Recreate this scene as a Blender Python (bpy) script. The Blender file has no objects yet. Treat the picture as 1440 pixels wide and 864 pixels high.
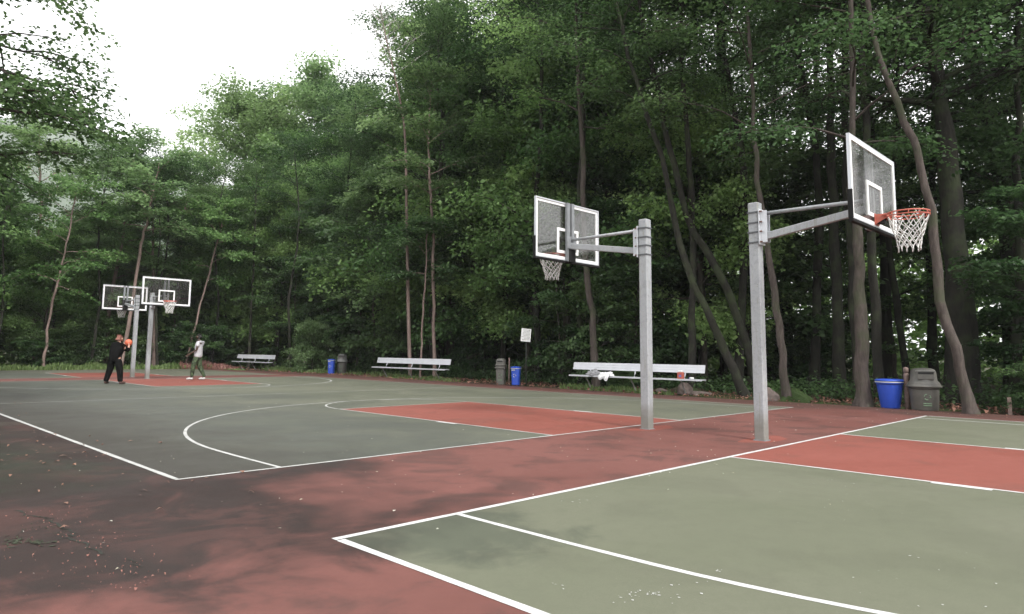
import bpy, bmesh, math, random
import numpy as np
from mathutils import Vector, Matrix

R = math.radians
scn = bpy.context.scene
col = scn.collection

# ------------------------------------------------------------------ camera, world, sun, exposure
cam_d = bpy.data.cameras.new("camera")
cam = bpy.data.objects.new("camera", cam_d)
col.objects.link(cam)
scn.camera = cam
YAW, PITCH, ROLL = R(45.490), R(6.161), R(0.663)
_f = Vector((math.cos(YAW) * math.cos(PITCH), math.sin(YAW) * math.cos(PITCH), math.sin(PITCH)))
_r = Vector((math.sin(YAW), -math.cos(YAW), 0))
_u = _r.cross(_f)
_r2 = _r * math.cos(ROLL) + _u * math.sin(ROLL)
_u2 = -_r * math.sin(ROLL) + _u * math.cos(ROLL)
_m = Matrix((_r2, _u2, -_f)).transposed().to_4x4()
_m.translation = Vector((-2.531, -6.699, 1.215))
cam.matrix_world = _m
cam_d.sensor_fit = 'HORIZONTAL'
cam_d.sensor_width = 36
cam_d.lens = 964.66 / 1440 * 36
cam_d.shift_x = (720 - 690.88) / 1440
cam_d.shift_y = (391.59 - 432) / 1440
cam_d.clip_start = 0.05
cam_d.clip_end = 9000

SUN_EL, SUN_AZ = R(46), R(-104)          # azimuth from +X, the light comes from behind the camera's right
w = bpy.data.worlds.new("World")
scn.world = w
w.use_nodes = True
nt = w.node_tree
nt.nodes.clear()
sky = nt.nodes.new('ShaderNodeTexSky')
sky.sky_type = 'NISHITA'
sky.sun_disc = False
sky.sun_elevation = SUN_EL
sky.sun_rotation = math.pi / 2 - SUN_AZ
sky.dust_density = 4.0
sky.air_density = 1.0
hs = nt.nodes.new('ShaderNodeHueSaturation')
hs.inputs['Saturation'].default_value = 0.10
bg = nt.nodes.new('ShaderNodeBackground')
bg.inputs['Strength'].default_value = 0.14
wo = nt.nodes.new('ShaderNodeOutputWorld')
nt.links.new(sky.outputs[0], hs.inputs['Color'])
cl = nt.nodes.new('ShaderNodeMix'); cl.data_type = 'RGBA'      # a closed white cloud layer over most of the sky
cl.inputs[0].default_value = 0.72
cl.inputs[7].default_value = (6.5, 6.5, 6.5, 1)
nt.links.new(hs.outputs[0], cl.inputs[6])
nt.links.new(cl.outputs[2], bg.inputs['Color'])
nt.links.new(bg.outputs[0], wo.inputs['Surface'])

sl = bpy.data.lights.new("sun", 'SUN')
sl.energy = 1.5
sl.angle = R(10)
sl.color = (1.0, 0.97, 0.92)
so = bpy.data.objects.new("sun", sl)
col.objects.link(so)
_sd = Vector((math.cos(SUN_AZ) * math.cos(SUN_EL), math.sin(SUN_AZ) * math.cos(SUN_EL), math.sin(SUN_EL)))
so.rotation_euler = _sd.to_track_quat('Z', 'Y').to_euler()
so.location = _sd * 60

scn.view_settings.view_transform = 'Standard'
scn.view_settings.look = 'None'
scn.view_settings.gamma = 1
scn.view_settings.exposure = 1.64
scn.view_settings.use_curve_mapping = False
cy = scn.cycles
cy.max_bounces = 8
cy.diffuse_bounces = 6
cy.glossy_bounces = 2
cy.transmission_bounces = 3
cy.transparent_max_bounces = 12
cy.volume_bounces = 0
cy.sample_clamp_indirect = 4
cy.use_denoising = True

# ------------------------------------------------------------------ helpers
def link(o):
    col.objects.link(o)
    return o

def tag(o, label=None, cat=None, group=None, kind=None):
    if label: o['label'] = label
    if cat: o['category'] = cat
    if group: o['group'] = group
    if kind: o['kind'] = kind
    return o

def thing(name, label, cat, loc=(0, 0, 0), rz=0.0, group=None):
    o = bpy.data.objects.new(name, None)
    o.empty_display_size = 0.3
    o.location = loc
    o.rotation_euler = (0, 0, rz)
    link(o)
    return tag(o, label, cat, group)

def mesh_np(name, verts, faces, mat=None, smooth=False, tone=None):
    """verts (n,3) float, faces (m,k) int with k = 3 or 4"""
    me = bpy.data.meshes.new(name)
    verts = np.asarray(verts, np.float32)
    faces = np.asarray(faces, np.int32)
    n, k = faces.shape
    me.vertices.add(len(verts))
    me.vertices.foreach_set('co', verts.ravel())
    me.loops.add(n * k)
    me.loops.foreach_set('vertex_index', faces.ravel())
    me.polygons.add(n)
    me.polygons.foreach_set('loop_start', np.arange(0, n * k, k, dtype=np.int32))
    if smooth:
        me.polygons.foreach_set('use_smooth', np.ones(n, bool))
    me.update(calc_edges=True)
    if tone is not None:
        a = me.attributes.new('tone', 'FLOAT', 'FACE')
        a.data.foreach_set('value', np.asarray(tone, np.float32))
    if mat: me.materials.append(mat)
    return me

class MB:
    """collects simple solids; build() links them as one mesh object"""
    def __init__(self):
        self.v, self.f = [], []
    def add(self, vs, fs):
        b = len(self.v)
        self.v += [tuple(x) for x in vs]
        self.f += [tuple(i + b for i in q) for q in fs]
        return self
    def box(self, x0, x1, y0, y1, z0, z1, M=None):
        vs = [Vector((x, y, z)) for z in (z0, z1) for y in (y0, y1) for x in (x0, x1)]
        if M is not None: vs = [M @ q for q in vs]
        return self.add(vs, [(0, 2, 3, 1), (4, 5, 7, 6), (0, 1, 5, 4), (1, 3, 7, 5), (3, 2, 6, 7), (2, 0, 4, 6)])
    def bar(self, a, b, wd, ht, up=(0, 0, 1)):
        a, b = Vector(a), Vector(b)
        d = (b - a).normalized()
        s = d.cross(Vector(up)).normalized()
        u = s.cross(d)
        vs = []
        for p in (a, b):
            for sx, sz in ((-1, -1), (1, -1), (1, 1), (-1, 1)):
                vs.append(p + s * (sx * wd / 2) + u * (sz * ht / 2))
        return self.add(vs, [(3, 2, 1, 0), (4, 5, 6, 7), (0, 1, 5, 4), (1, 2, 6, 5), (2, 3, 7, 6), (3, 0, 4, 7)])
    def tube(self, pts, rad, n=8, caps=True):
        pts = [Vector(p) for p in pts]
        if not hasattr(rad, '__len__'): rad = [rad] * len(pts)
        vs, fs = [], []
        for i, p in enumerate(pts):
            d = (pts[min(i + 1, len(pts) - 1)] - pts[max(i - 1, 0)]).normalized()
            ref = Vector((0, 0, 1)) if abs(d.z) < .9 else Vector((1, 0, 0))
            s = d.cross(ref).normalized()
            u = s.cross(d)
            for k in range(n):
                a = 2 * math.pi * k / n
                vs.append(p + s * (math.cos(a) * rad[i]) + u * (math.sin(a) * rad[i]))
        for i in range(len(pts) - 1):
            for k in range(n):
                fs.append((i * n + k, i * n + (k + 1) % n, (i + 1) * n + (k + 1) % n, (i + 1) * n + k))
        if caps:
            fs.append(tuple(range(n))[::-1])
            fs.append(tuple((len(pts) - 1) * n + k for k in range(n)))
        return self.add(vs, fs)
    def lathe(self, prof, n=24, c=(0, 0, 0), sq=None):
        """prof: (r, z) list; sq: superellipse exponent for a squarish body"""
        vs, fs = [], []
        for r, z in prof:
            for k in range(n):
                a = 2 * math.pi * k / n
                ca, sa = math.cos(a), math.sin(a)
                q = 1.0
                if sq: q = 1.0 / (abs(ca) ** sq + abs(sa) ** sq) ** (1 / sq)
                vs.append((c[0] + r * q * ca, c[1] + r * q * sa, c[2] + z))
        m = len(prof)
        for i in range(m - 1):
            for k in range(n):
                fs.append((i * n + k, i * n + (k + 1) % n, (i + 1) * n + (k + 1) % n, (i + 1) * n + k))
        fs.append(tuple(range(n))[::-1])
        fs.append(tuple((m - 1) * n + k for k in range(n)))
        return self.add(vs, fs)
    def torus(self, c, Rr, r, n=32, m=8):
        vs, fs = [], []
        for i in range(n):
            a = 2 * math.pi * i / n
            for j in range(m):
                b = 2 * math.pi * j / m
                q = Rr + r * math.cos(b)
                vs.append((c[0] + q * math.cos(a), c[1] + q * math.sin(a), c[2] + r * math.sin(b)))
        for i in range(n):
            for j in range(m):
                fs.append((i * m + j, ((i + 1) % n) * m + j, ((i + 1) % n) * m + (j + 1) % m, i * m + (j + 1) % m))
        return self.add(vs, fs)
    def mesh(self, name, mat=None, smooth=False):
        me = bpy.data.meshes.new(name)
        me.from_pydata([tuple(q) for q in self.v], [], self.f)
        if smooth:
            for p in me.polygons: p.use_smooth = True
        me.update()
        if mat: me.materials.append(mat)
        return me
    def build(self, name, mat=None, parent=None, smooth=False, bevel=0):
        o = link(bpy.data.objects.new(name, self.mesh(name, mat, smooth)))
        if parent: o.parent = parent
        if bevel:
            b = o.modifiers.new('bevel', 'BEVEL'); b.width = bevel; b.segments = 2; b.limit_method = 'ANGLE'
        return o

def children(o):
    return [c for c in bpy.data.objects if c.parent == o]

_kids = {}
def copy_tree(src, loc, rz, label=None, scale=None, group=None):
    """copies a thing with its parts and sub-parts; meshes are shared"""
    if src.name not in _kids:
        _kids[src.name] = [(c, children(c)) for c in children(src)]
    r = link(src.copy())
    r.location = loc
    r.rotation_euler = (0, 0, rz)
    if scale: r.scale = scale
    if label: r['label'] = label
    if group: r['group'] = group
    for c, gs in _kids[src.name]:
        c2 = link(c.copy()); c2.parent = r
        for g in gs:
            g2 = link(g.copy()); g2.parent = c2
    return r

# ------------------------------------------------------------------ materials
def srgb(r, g, b):
    return tuple(((c / 255) / 12.92 if c / 255 <= .04045 else ((c / 255 + .055) / 1.055) ** 2.4) for c in (r, g, b)) + (1,)

class NT:
    def __init__(self, name):
        self.m = bpy.data.materials.new(name)
        self.m.use_nodes = True
        self.t = self.m.node_tree
        self.p = self.t.nodes['Principled BSDF']
        self.out = self.t.nodes['Material Output']
        self._c = None
    def n(self, typ, **kw):
        x = self.t.nodes.new(typ)
        for k, v in kw.items(): setattr(x, k, v)
        return x
    def l(self, a, b): self.t.links.new(a, b)
    def coord(self):
        if self._c is None: self._c = self.n('ShaderNodeTexCoord').outputs['Object']
        return self._c
    def noise(self, scale, detail=4, rough=.55, dist=0.0, vec=None):
        x = self.n('ShaderNodeTexNoise')
        x.inputs['Scale'].default_value = scale
        x.inputs['Detail'].default_value = detail
        x.inputs['Roughness'].default_value = rough
        x.inputs['Distortion'].default_value = dist
        self.l(vec if vec is not None else self.coord(), x.inputs['Vector'])
        return x.outputs['Fac']
    def ramp(self, fac, stops, interp='LINEAR'):
        x = self.n('ShaderNodeValToRGB')
        cr = x.color_ramp
        cr.interpolation = interp
        while len(cr.elements) > 1: cr.elements.remove(cr.elements[-1])
        for i, (pos, c) in enumerate(stops):
            e = cr.elements[0] if i == 0 else cr.elements.new(pos)
            e.position = pos
            e.color = c if len(c) == 4 else tuple(c) + (1,)
        self.l(fac, x.inputs['Fac'])
        return x.outputs['Color']
    def gray(self, fac, a, b, lo=0.0, hi=1.0):
        x = self.n('ShaderNodeMapRange')
        x.interpolation_type = 'SMOOTHSTEP'
        x.inputs['From Min'].default_value = a
        x.inputs['From Max'].default_value = b
        x.inputs['To Min'].default_value = lo
        x.inputs['To Max'].default_value = hi
        self.l(fac, x.inputs['Value'])
        return x.outputs['Result']
    def math(self, op, a, b):
        x = self.n('ShaderNodeMath', operation=op)
        for i, v in enumerate((a, b)):
            if isinstance(v, (int, float)): x.inputs[i].default_value = v
            else: self.l(v, x.inputs[i])
        return x.outputs[0]
    def mix(self, fac, a, b, blend='MIX'):
        x = self.n('ShaderNodeMix', data_type='RGBA', blend_type=blend)
        for sock, v in ((x.inputs[0], fac), (x.inputs[6], a), (x.inputs[7], b)):
            if isinstance(v, (int, float)): sock.default_value = v
            elif isinstance(v, tuple): sock.default_value = v
            else: self.l(v, sock)
        return x.outputs[2]
    def base(self, c):
        if isinstance(c, tuple): self.p.inputs['Base Color'].default_value = c
        else: self.l(c, self.p.inputs['Base Color'])
        return self
    def rough(self, v):
        if isinstance(v, (int, float)): self.p.inputs['Roughness'].default_value = v
        else: self.l(v, self.p.inputs['Roughness'])
        return self
    def spec(self, v):
        self.p.inputs['Specular IOR Level'].default_value = v
        return self
    def bump(self, h, strength=.3, dist=.01):
        x = self.n('ShaderNodeBump')
        x.inputs['Strength'].default_value = strength
        x.inputs['Distance'].default_value = dist
        self.l(h, x.inputs['Height'])
        self.l(x.outputs[0], self.p.inputs['Normal'])
        return self

def simple(name, c, rough=.5, metal=0.0, var=.12, scale=6.0, spec=.5):
    m = NT(name)
    f = m.noise(scale, 5, .6)
    lo = tuple(x * (1 - var) for x in c[:3]) + (1,)
    hi = tuple(min(1, x * (1 + var)) for x in c[:3]) + (1,)
    m.base(m.ramp(f, [(.3, lo), (.7, hi)])).rough(rough).spec(spec)
    m.p.inputs['Metallic'].default_value = metal
    return m.m

# stain field shared by every painted surface: damp moss and dirt lie thick along the left side of the courts
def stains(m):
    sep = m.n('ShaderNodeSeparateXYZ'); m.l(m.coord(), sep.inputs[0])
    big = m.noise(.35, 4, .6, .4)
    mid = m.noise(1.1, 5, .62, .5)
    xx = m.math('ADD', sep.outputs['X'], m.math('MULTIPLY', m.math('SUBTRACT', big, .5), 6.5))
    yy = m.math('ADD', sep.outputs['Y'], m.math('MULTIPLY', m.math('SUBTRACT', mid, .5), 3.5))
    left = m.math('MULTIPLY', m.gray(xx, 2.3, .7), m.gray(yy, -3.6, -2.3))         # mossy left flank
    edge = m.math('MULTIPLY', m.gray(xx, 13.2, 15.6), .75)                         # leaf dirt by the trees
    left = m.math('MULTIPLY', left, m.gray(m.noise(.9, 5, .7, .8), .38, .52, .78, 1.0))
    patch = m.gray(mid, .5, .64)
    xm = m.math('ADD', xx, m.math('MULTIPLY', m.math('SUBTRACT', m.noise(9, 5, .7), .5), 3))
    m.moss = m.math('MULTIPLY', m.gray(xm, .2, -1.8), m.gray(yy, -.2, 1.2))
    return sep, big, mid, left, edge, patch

def paint_mat(name, c, wear, stain_c, dirt_c, patch_amt=.5, rough=(.45, .75), patch_c=None, corner=False):
    m = NT(name)
    sep, big, mid, left, edge, patch = stains(m)
    fine = m.noise(60, 4, .7)
    grit = m.noise(420, 2, .6)
    b = m.mix(m.gray(big, .3, .7), c, wear)
    b = m.mix(m.math('MULTIPLY', m.gray(fine, .35, .75), .28), b, tuple(x * .72 for x in c[:3]) + (1,))
    b = m.mix(m.math('MULTIPLY', m.gray(m.noise(7, 7, .8, .6), .42, .66), .32), b, tuple(x * .78 for x in c[:3]) + (1,))
    b = m.mix(m.math('MULTIPLY', m.gray(m.noise(110, 4, .85), .5, .72), .38), b, tuple(x * 1.25 for x in c[:3]) + (1,))
    b = m.mix(m.math('MULTIPLY', patch, patch_amt), b, patch_c or stain_c)
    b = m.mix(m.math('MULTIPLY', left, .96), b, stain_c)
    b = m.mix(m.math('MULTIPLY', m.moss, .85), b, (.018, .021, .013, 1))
    b = m.mix(m.math('MULTIPLY', edge, .8), b, dirt_c)
    if corner:                                        # mossy damp patches near the front corner
        vd = m.n('ShaderNodeVectorMath', operation='DISTANCE'); m.l(m.coord(), vd.inputs[0]); vd.inputs[1].default_value = (.72, -3.15, 0)
        dd = m.math('ADD', vd.outputs['Value'], m.math('MULTIPLY', m.math('SUBTRACT', m.noise(2.6, 5, .65, .6), .5), 1.7))
        b = m.mix(m.math('MULTIPLY', m.gray(dd, .85, .35), .62), b, (.052, .060, .045, 1))
    specks = m.gray(m.noise(34, 2, .5), .74, .78)
    b = m.mix(m.math('MULTIPLY', specks, .35), b, tuple(min(1, x * 1.9) for x in c[:3]) + (1,))
    m.base(b).spec(.16)
    m.rough(m.gray(big, .3, .7, rough[0] + .1, rough[1] + .1))
    m.bump(grit, .35, .004)
    return m.m

OLIVE = (0.112, 0.119, 0.083, 1)
M = {}
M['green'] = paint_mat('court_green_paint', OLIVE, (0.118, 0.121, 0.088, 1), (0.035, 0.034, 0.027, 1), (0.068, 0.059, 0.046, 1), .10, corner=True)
# court two: darker, worn left half, with bluish sky sheen put into the colour
def court_two():
    m = NT('court_green_paint_worn_sheen')
    sep, big, mid, left, edge, patch = stains(m)
    fine = m.noise(60, 4, .7)
    grit = m.noise(420, 2, .6)
    dx = m.math('ADD', sep.outputs['X'], m.math('MULTIPLY', m.math('SUBTRACT', big, .5), 9))
    dx = m.math('ADD', dx, m.math('MULTIPLY', m.math('SUBTRACT', mid, .5), 4))
    worn = m.gray(dx, 7.5, 3.5)
    b = m.mix(m.gray(big, .3, .7), (0.096, 0.101, 0.074, 1), (0.114, 0.116, 0.086, 1))
    mot = m.noise(.8, 6, .72, .6)
    b = m.mix(m.math('MULTIPLY', worn, m.gray(mot, .3, .6, .55, 1.0)), b, (0.066, 0.070, 0.059, 1))
    b = m.mix(m.math('MULTIPLY', m.gray(fine, .35, .75), .25), b, (0.074, 0.077, 0.063, 1))
    b = m.mix(m.math('MULTIPLY', patch, .35), b, (0.068, 0.074, 0.063, 1))
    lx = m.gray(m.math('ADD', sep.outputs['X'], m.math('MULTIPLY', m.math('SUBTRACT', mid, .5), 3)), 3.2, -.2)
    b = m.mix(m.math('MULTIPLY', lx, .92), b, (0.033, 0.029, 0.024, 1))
    b = m.mix(m.math('MULTIPLY', edge, .8), b, (0.057, 0.054, 0.043, 1))
    specks = m.gray(m.noise(30, 2, .5), .75, .79)
    b = m.mix(m.math('MULTIPLY', specks, .4), b, (0.255, 0.255, 0.216, 1))
    m.base(b).spec(.22).rough(m.gray(big, .3, .7, .5, .7))
    m.bump(grit, .35, .004)
    return m.m
M['green2'] = court_two()
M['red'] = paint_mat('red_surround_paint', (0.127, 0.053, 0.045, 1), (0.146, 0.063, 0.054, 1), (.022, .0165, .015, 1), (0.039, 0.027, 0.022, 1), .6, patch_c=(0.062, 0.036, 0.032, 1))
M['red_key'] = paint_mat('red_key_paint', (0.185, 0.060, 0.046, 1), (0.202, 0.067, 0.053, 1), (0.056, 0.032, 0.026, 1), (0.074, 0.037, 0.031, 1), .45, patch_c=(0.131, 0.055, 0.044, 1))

def line_mat():
    m = NT('white_line_paint')
    f = m.noise(9, 5, .65)
    g = m.noise(70, 4, .7)
    b = m.ramp(f, [(.3, (0.375, 0.375, 0.368, 1)), (.62, (0.522, 0.522, 0.522, 1))])
    b = m.mix(m.math('MULTIPLY', m.gray(g, .52, .69), .62), b, (0.167, 0.160, 0.134, 1))
    m.base(b).rough(.6)
    return m.m
M['line'] = line_mat()
def line_old():
    m = NT('worn_line_paint')
    f = m.noise(2.2, 5, .65); g = m.noise(50, 4, .7)
    b = m.ramp(f, [(.3, (0.201, 0.201, 0.180, 1)), (.65, (0.368, 0.368, 0.355, 1))])
    b = m.mix(m.math('MULTIPLY', m.gray(g, .52, .7), .7), b, (0.134, 0.134, 0.100, 1))
    m.base(b).rough(.6)
    return m.m
M['line_old'] = line_old()
def line_mid():
    m = NT('greyed_line_paint')
    f = m.noise(3.5, 5, .7); g = m.noise(60, 4, .7)
    b = m.ramp(f, [(.3, (0.264, 0.264, 0.251, 1)), (.65, (0.414, 0.414, 0.405, 1))])
    b = m.mix(m.math('MULTIPLY', m.gray(g, .55, .72), .65), b, (0.150, 0.145, 0.123, 1))
    m.base(b).rough(.7).spec(.2)
    return m.m
M['line_mid'] = line_mid()

def galv():
    m = NT('galvanised_steel')
    f = m.noise(14, 6, .7, .6); big = m.noise(3, 4, .6)
    b = m.ramp(f, [(.3, (0.217, 0.225, 0.232, 1)), (.55, (0.301, 0.313, 0.329, 1)), (.75, (0.259, 0.262, 0.241, 1))])
    mp = m.n('ShaderNodeMapping'); mp.inputs['Scale'].default_value = (1, 1, .07)
    m.l(m.coord(), mp.inputs[0])
    st = m.gray(m.noise(26, 4, .65, .3, mp.outputs[0]), .56, .68)       # vertical run-down stains
    b = m.mix(m.math('MULTIPLY', st, .5), b, (.17, .165, .11, 1))
    sp = m.gray(m.noise(38, 3, .6), .62, .7)
    b = m.mix(m.math('MULTIPLY', sp, .55), b, (0.168, 0.164, 0.105, 1))
    sep = m.n('ShaderNodeSeparateXYZ'); m.l(m.coord(), sep.inputs[0])
    low = m.math('MULTIPLY', m.gray(m.math('ADD', sep.outputs['Z'], m.math('MULTIPLY', big, -.5)), .3, -.1), .7)
    b = m.mix(low, b, (0.140, 0.133, 0.105, 1))
    m.base(b).rough(m.gray(f, .3, .7, .5, .72)).spec(.4)
    m.p.inputs['Metallic'].default_value = .15
    return m.m
M['galv'] = galv()
M['galv_dark'] = simple('dull_steel_arm', (0.192, 0.202, 0.213, 1), .5, .2, .15, 8)
M['band'] = simple('dark_steel_band', (0.080, 0.084, 0.090, 1), .6, .2, .15, 8)
M['rust'] = simple('rusty_steel', (.11, .06, .05, 1), .8, 0, .4, 30)
M['alu'] = simple('aluminium_frame', (0.482, 0.499, 0.525, 1), .4, .25, .06, 5)
M['white'] = simple('white_paint', (0.705, 0.705, 0.705, 1), .45, 0, .04, 8)
M['black'] = simple('black_rubber', (.010, .010, .010, 1), .8, 0, .2, 12, .2)
M['orange'] = simple('orange_rim_paint', (.40, .10, .066, 1), .5, 0, .12, 20)
M['net'] = simple('white_nylon', (.56, .56, .54, 1), .8, 0, .05, 40)
M['bench'] = simple('bare_aluminium_plank', (0.516, 0.525, 0.559, 1), .42, .1, .06, 4)
M['bench_leg'] = simple('weathered_tube', (0.284, 0.267, 0.258, 1), .5, .2, .15, 10)
M['bin_brown'] = simple('brown_plastic', (0.091, 0.087, 0.077, 1), .5, 0, .2, 7)
M['bin_dark'] = simple('dark_opening', (0.009, 0.009, 0.009, 1), .8)
M['bin_blue'] = simple('blue_plastic', (0.026, 0.075, 0.440, 1), .42, 0, .1, 5)
M['pale'] = simple('pale_print', (0.484, 0.484, 0.440, 1), .6)
M['mint'] = simple('green_print', (0.123, 0.190, 0.117, 1), .6)
M['bin_grey'] = simple('grey_lid_highlight', (0.176, 0.176, 0.167, 1), .5)
M['wood'] = simple('grey_brown_post_wood', (.15, .105, .09, 1), .8, 0, .3, 14)
M['sign_post'] = simple('dark_green_post', (.010, .013, .010, 1), .8, 0, .3, 10)
M['sign'] = simple('white_sign_face', (.62, .62, .62, 1), .5, 0, .04, 6)
M['ink'] = simple('sign_ink', (.16, .17, .14, 1), .7)
M['rock'] = simple('grey_pink_rock', (.12, .092, .082, 1), .85, 0, .4, 9)
M['cloth_grey'] = simple('grey_cloth', (.22, .22, .23, 1), .9, 0, .3, 12)
M['cloth_white'] = simple('white_cloth', (.72, .72, .72, 1), .9, 0, .06, 12)
M['carton'] = simple('orange_carton', (.36, .085, .06, 1), .5, 0, .08, 10)
M['ball'] = simple('orange_ball_leather', (.55, .12, .06, 1), .6, 0, .1, 60)
M['crack'] = simple('crack_dirt', (.012, .014, .009, 1), .95, 0, .3, 20)
M['mossbit'] = simple('dark_moss', (.018, .024, .01, 1), .95, 0, .3, 20)

def glass_mat():
    m = NT('scratched_clear_glass')
    t = m.t
    t.nodes.remove(m.p)
    tr = m.n('ShaderNodeBsdfTransparent'); tr.inputs[0].default_value = (.88, .88, .87, 1)
    gl = m.n('ShaderNodeBsdfGlossy'); gl.inputs['Roughness'].default_value = .06
    gl.inputs['Color'].default_value = (.8, .8, .8, 1)
    df = m.n('ShaderNodeBsdfDiffuse'); df.inputs[0].default_value = (.20, .185, .175, 1)
    fr = m.n('ShaderNodeFresnel'); fr.inputs['IOR'].default_value = 1.5
    f = m.noise(5, 5, .7, 1.2)
    x1 = m.n('ShaderNodeMixShader'); x2 = m.n('ShaderNodeMixShader')
    m.l(m.gray(f, .35, .75, .03, .06), x1.inputs[0]); m.l(tr.outputs[0], x1.inputs[1]); m.l(df.outputs[0], x1.inputs[2])
    m.l(m.math('MULTIPLY', fr.outputs[0], .3), x2.inputs[0]); m.l(x1.outputs[0], x2.inputs[1]); m.l(gl.outputs[0], x2.inputs[2])
    m.l(x2.outputs[0], m.out.inputs['Surface'])
    return m.m
M['glass'] = glass_mat()

def leaf_mat(name, dark, mid, light, transl=.32):
    m = NT(name)
    at = m.n('ShaderNodeAttribute', attribute_type='GEOMETRY', attribute_name='tone')
    oi = m.n('ShaderNodeObjectInfo')
    c = m.ramp(at.outputs['Fac'], [(.0, dark), (.5, mid), (1., light)])
    h = m.n('ShaderNodeHueSaturation')
    m.l(m.gray(oi.outputs['Random'], 0, 1, .488, .512), h.inputs['Hue'])
    m.l(m.gray(oi.outputs['Random'], 1, 0, .8, 1.2), h.inputs['Value'])
    m.l(c, h.inputs['Color'])
    m.base(h.outputs[0]).rough(.5).spec(.3)
    tl = m.n('ShaderNodeBsdfTranslucent')
    br = m.n('ShaderNodeHueSaturation'); br.inputs['Value'].default_value = 1.7
    m.l(h.outputs[0], br.inputs['Color']); m.l(br.outputs[0], tl.inputs['Color'])
    ms = m.n('ShaderNodeMixShader'); ms.inputs[0].default_value = transl
    m.l(m.p.outputs[0], ms.inputs[1]); m.l(tl.outputs[0], ms.inputs[2])
    m.l(ms.outputs[0], m.out.inputs['Surface'])
    return m.m
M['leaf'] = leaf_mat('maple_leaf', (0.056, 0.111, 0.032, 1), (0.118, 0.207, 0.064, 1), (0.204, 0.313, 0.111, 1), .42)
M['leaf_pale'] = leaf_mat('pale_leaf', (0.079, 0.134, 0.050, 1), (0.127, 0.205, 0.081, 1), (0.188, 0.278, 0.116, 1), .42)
M['leaf_bright'] = leaf_mat('sky_lit_shrub_leaf', (.10, .155, .06, 1), (.16, .235, .10, 1), (.24, .33, .15, 1), .42)  # light shrub green, raised so that open-sky light is in the colour
M['leaf_dark'] = leaf_mat('shaded_leaf', (0.026, 0.054, 0.019, 1), (0.049, 0.092, 0.033, 1), (0.085, 0.144, 0.054, 1), .42)  # darker copy of the maple leaf, the wood's shade put into the colour
M['grass'] = leaf_mat('grass_blade', (.09, .14, .045, 1), (.16, .23, .08, 1), (.25, .31, .13, 1), .4)
M['litter'] = leaf_mat('pale_litter', (.16, .10, .07, 1), (.42, .40, .30, 1), (.68, .68, .62, 1), .1)
M['pink_weed'] = leaf_mat('pinkish_weed', (.16, .07, .06, 1), (.30, .14, .125, 1), (.40, .22, .20, 1), .3)
M['dead_leaf'] = leaf_mat('dead_leaf', (.06, .03, .022, 1), (.16, .075, .055, 1), (.26, .14, .10, 1), .15)

def bark(name, a, b, moss=.4):
    m = NT(name)
    mp = m.n('ShaderNodeMapping'); mp.inputs['Scale'].default_value = (1, 1, .22)
    m.l(m.coord(), mp.inputs[0])
    f = m.noise(16, 6, .7, .4, mp.outputs[0])
    g = m.noise(1.3, 4, .6)
    c = m.ramp(f, [(.3, a), (.7, b)])
    c = m.mix(m.math('MULTIPLY', m.gray(g, .45, .65), moss), c, (.045, .06, .028, 1))
    m.base(c).rough(.9).spec(.2)
    m.bump(f, .8, .03)
    return m.m
M['bark'] = bark('grey_brown_bark', (0.033, 0.027, 0.024, 1), (0.095, 0.077, 0.069, 1), .6)
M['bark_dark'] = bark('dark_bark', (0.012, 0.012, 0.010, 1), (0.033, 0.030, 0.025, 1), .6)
M['bark_pink'] = bark('pinkish_bark', (0.132, 0.092, 0.081, 1), (0.264, 0.198, 0.176, 1), .15)
M['bark_pale'] = bark('pale_dead_twig', (0.308, 0.290, 0.273, 1), (0.440, 0.422, 0.405, 1), 0)

def floor_mat():
    m = NT('forest_floor')
    f = m.noise(.5, 5, .65); g = m.noise(14, 6, .7); q = m.noise(60, 3, .6)
    c = m.ramp(g, [(.3, (.022, .018, .013, 1)), (.55, (.05, .038, .028, 1)), (.75, (.095, .066, .05, 1))])
    c = m.mix(m.gray(f, .45, .6), c, m.ramp(q, [(.3, (.02, .035, .012, 1)), (.7, (.05, .075, .028, 1))]))
    m.base(c).rough(.95).spec(.1)
    m.bump(g, .8, .05)
    return m.m
M['floor'] = floor_mat()

# ------------------------------------------------------------------ the ground and the courts
def sheet(name, poly, z, mat, kind='structure'):
    me = bpy.data.meshes.new(name)
    me.from_pydata([(x, y, z) for x, y in poly], [], [tuple(range(len(poly)))])
    me.materials.append(mat); me.update()
    o = link(bpy.data.objects.new(name, me))
    o['kind'] = kind
    return o

def ground():
    """one sheet to the horizon, gently uneven under the trees"""
    n = 190
    u = np.linspace(-1, 1, n)
    g = np.sign(u) * (np.abs(u) ** 3.6) * 2600
    X, Y = np.meshgrid(g + 10, g + 15)
    d = np.maximum.reduce([X - 17.0, Y - 37.0, -12 - X, -24 - Y])
    k = np.clip(d / 8, 0, 1)
    Z = -.035 + k * (.12 * np.sin(X * .7 + 1.3 * np.sin(Y * .31)) + .12 * np.cos(Y * .6 + X * .2) - .15)
    V = np.stack([X, Y, Z], -1).reshape(-1, 3)
    i = np.arange(n * n).reshape(n, n)
    F = np.stack([i[:-1, :-1], i[:-1, 1:], i[1:, 1:], i[1:, :-1]], -1).reshape(-1, 4)
    o = link(bpy.data.objects.new('ground', mesh_np('ground', V, F, M['floor'], True)))
    o['kind'] = 'structure'
ground()

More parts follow.
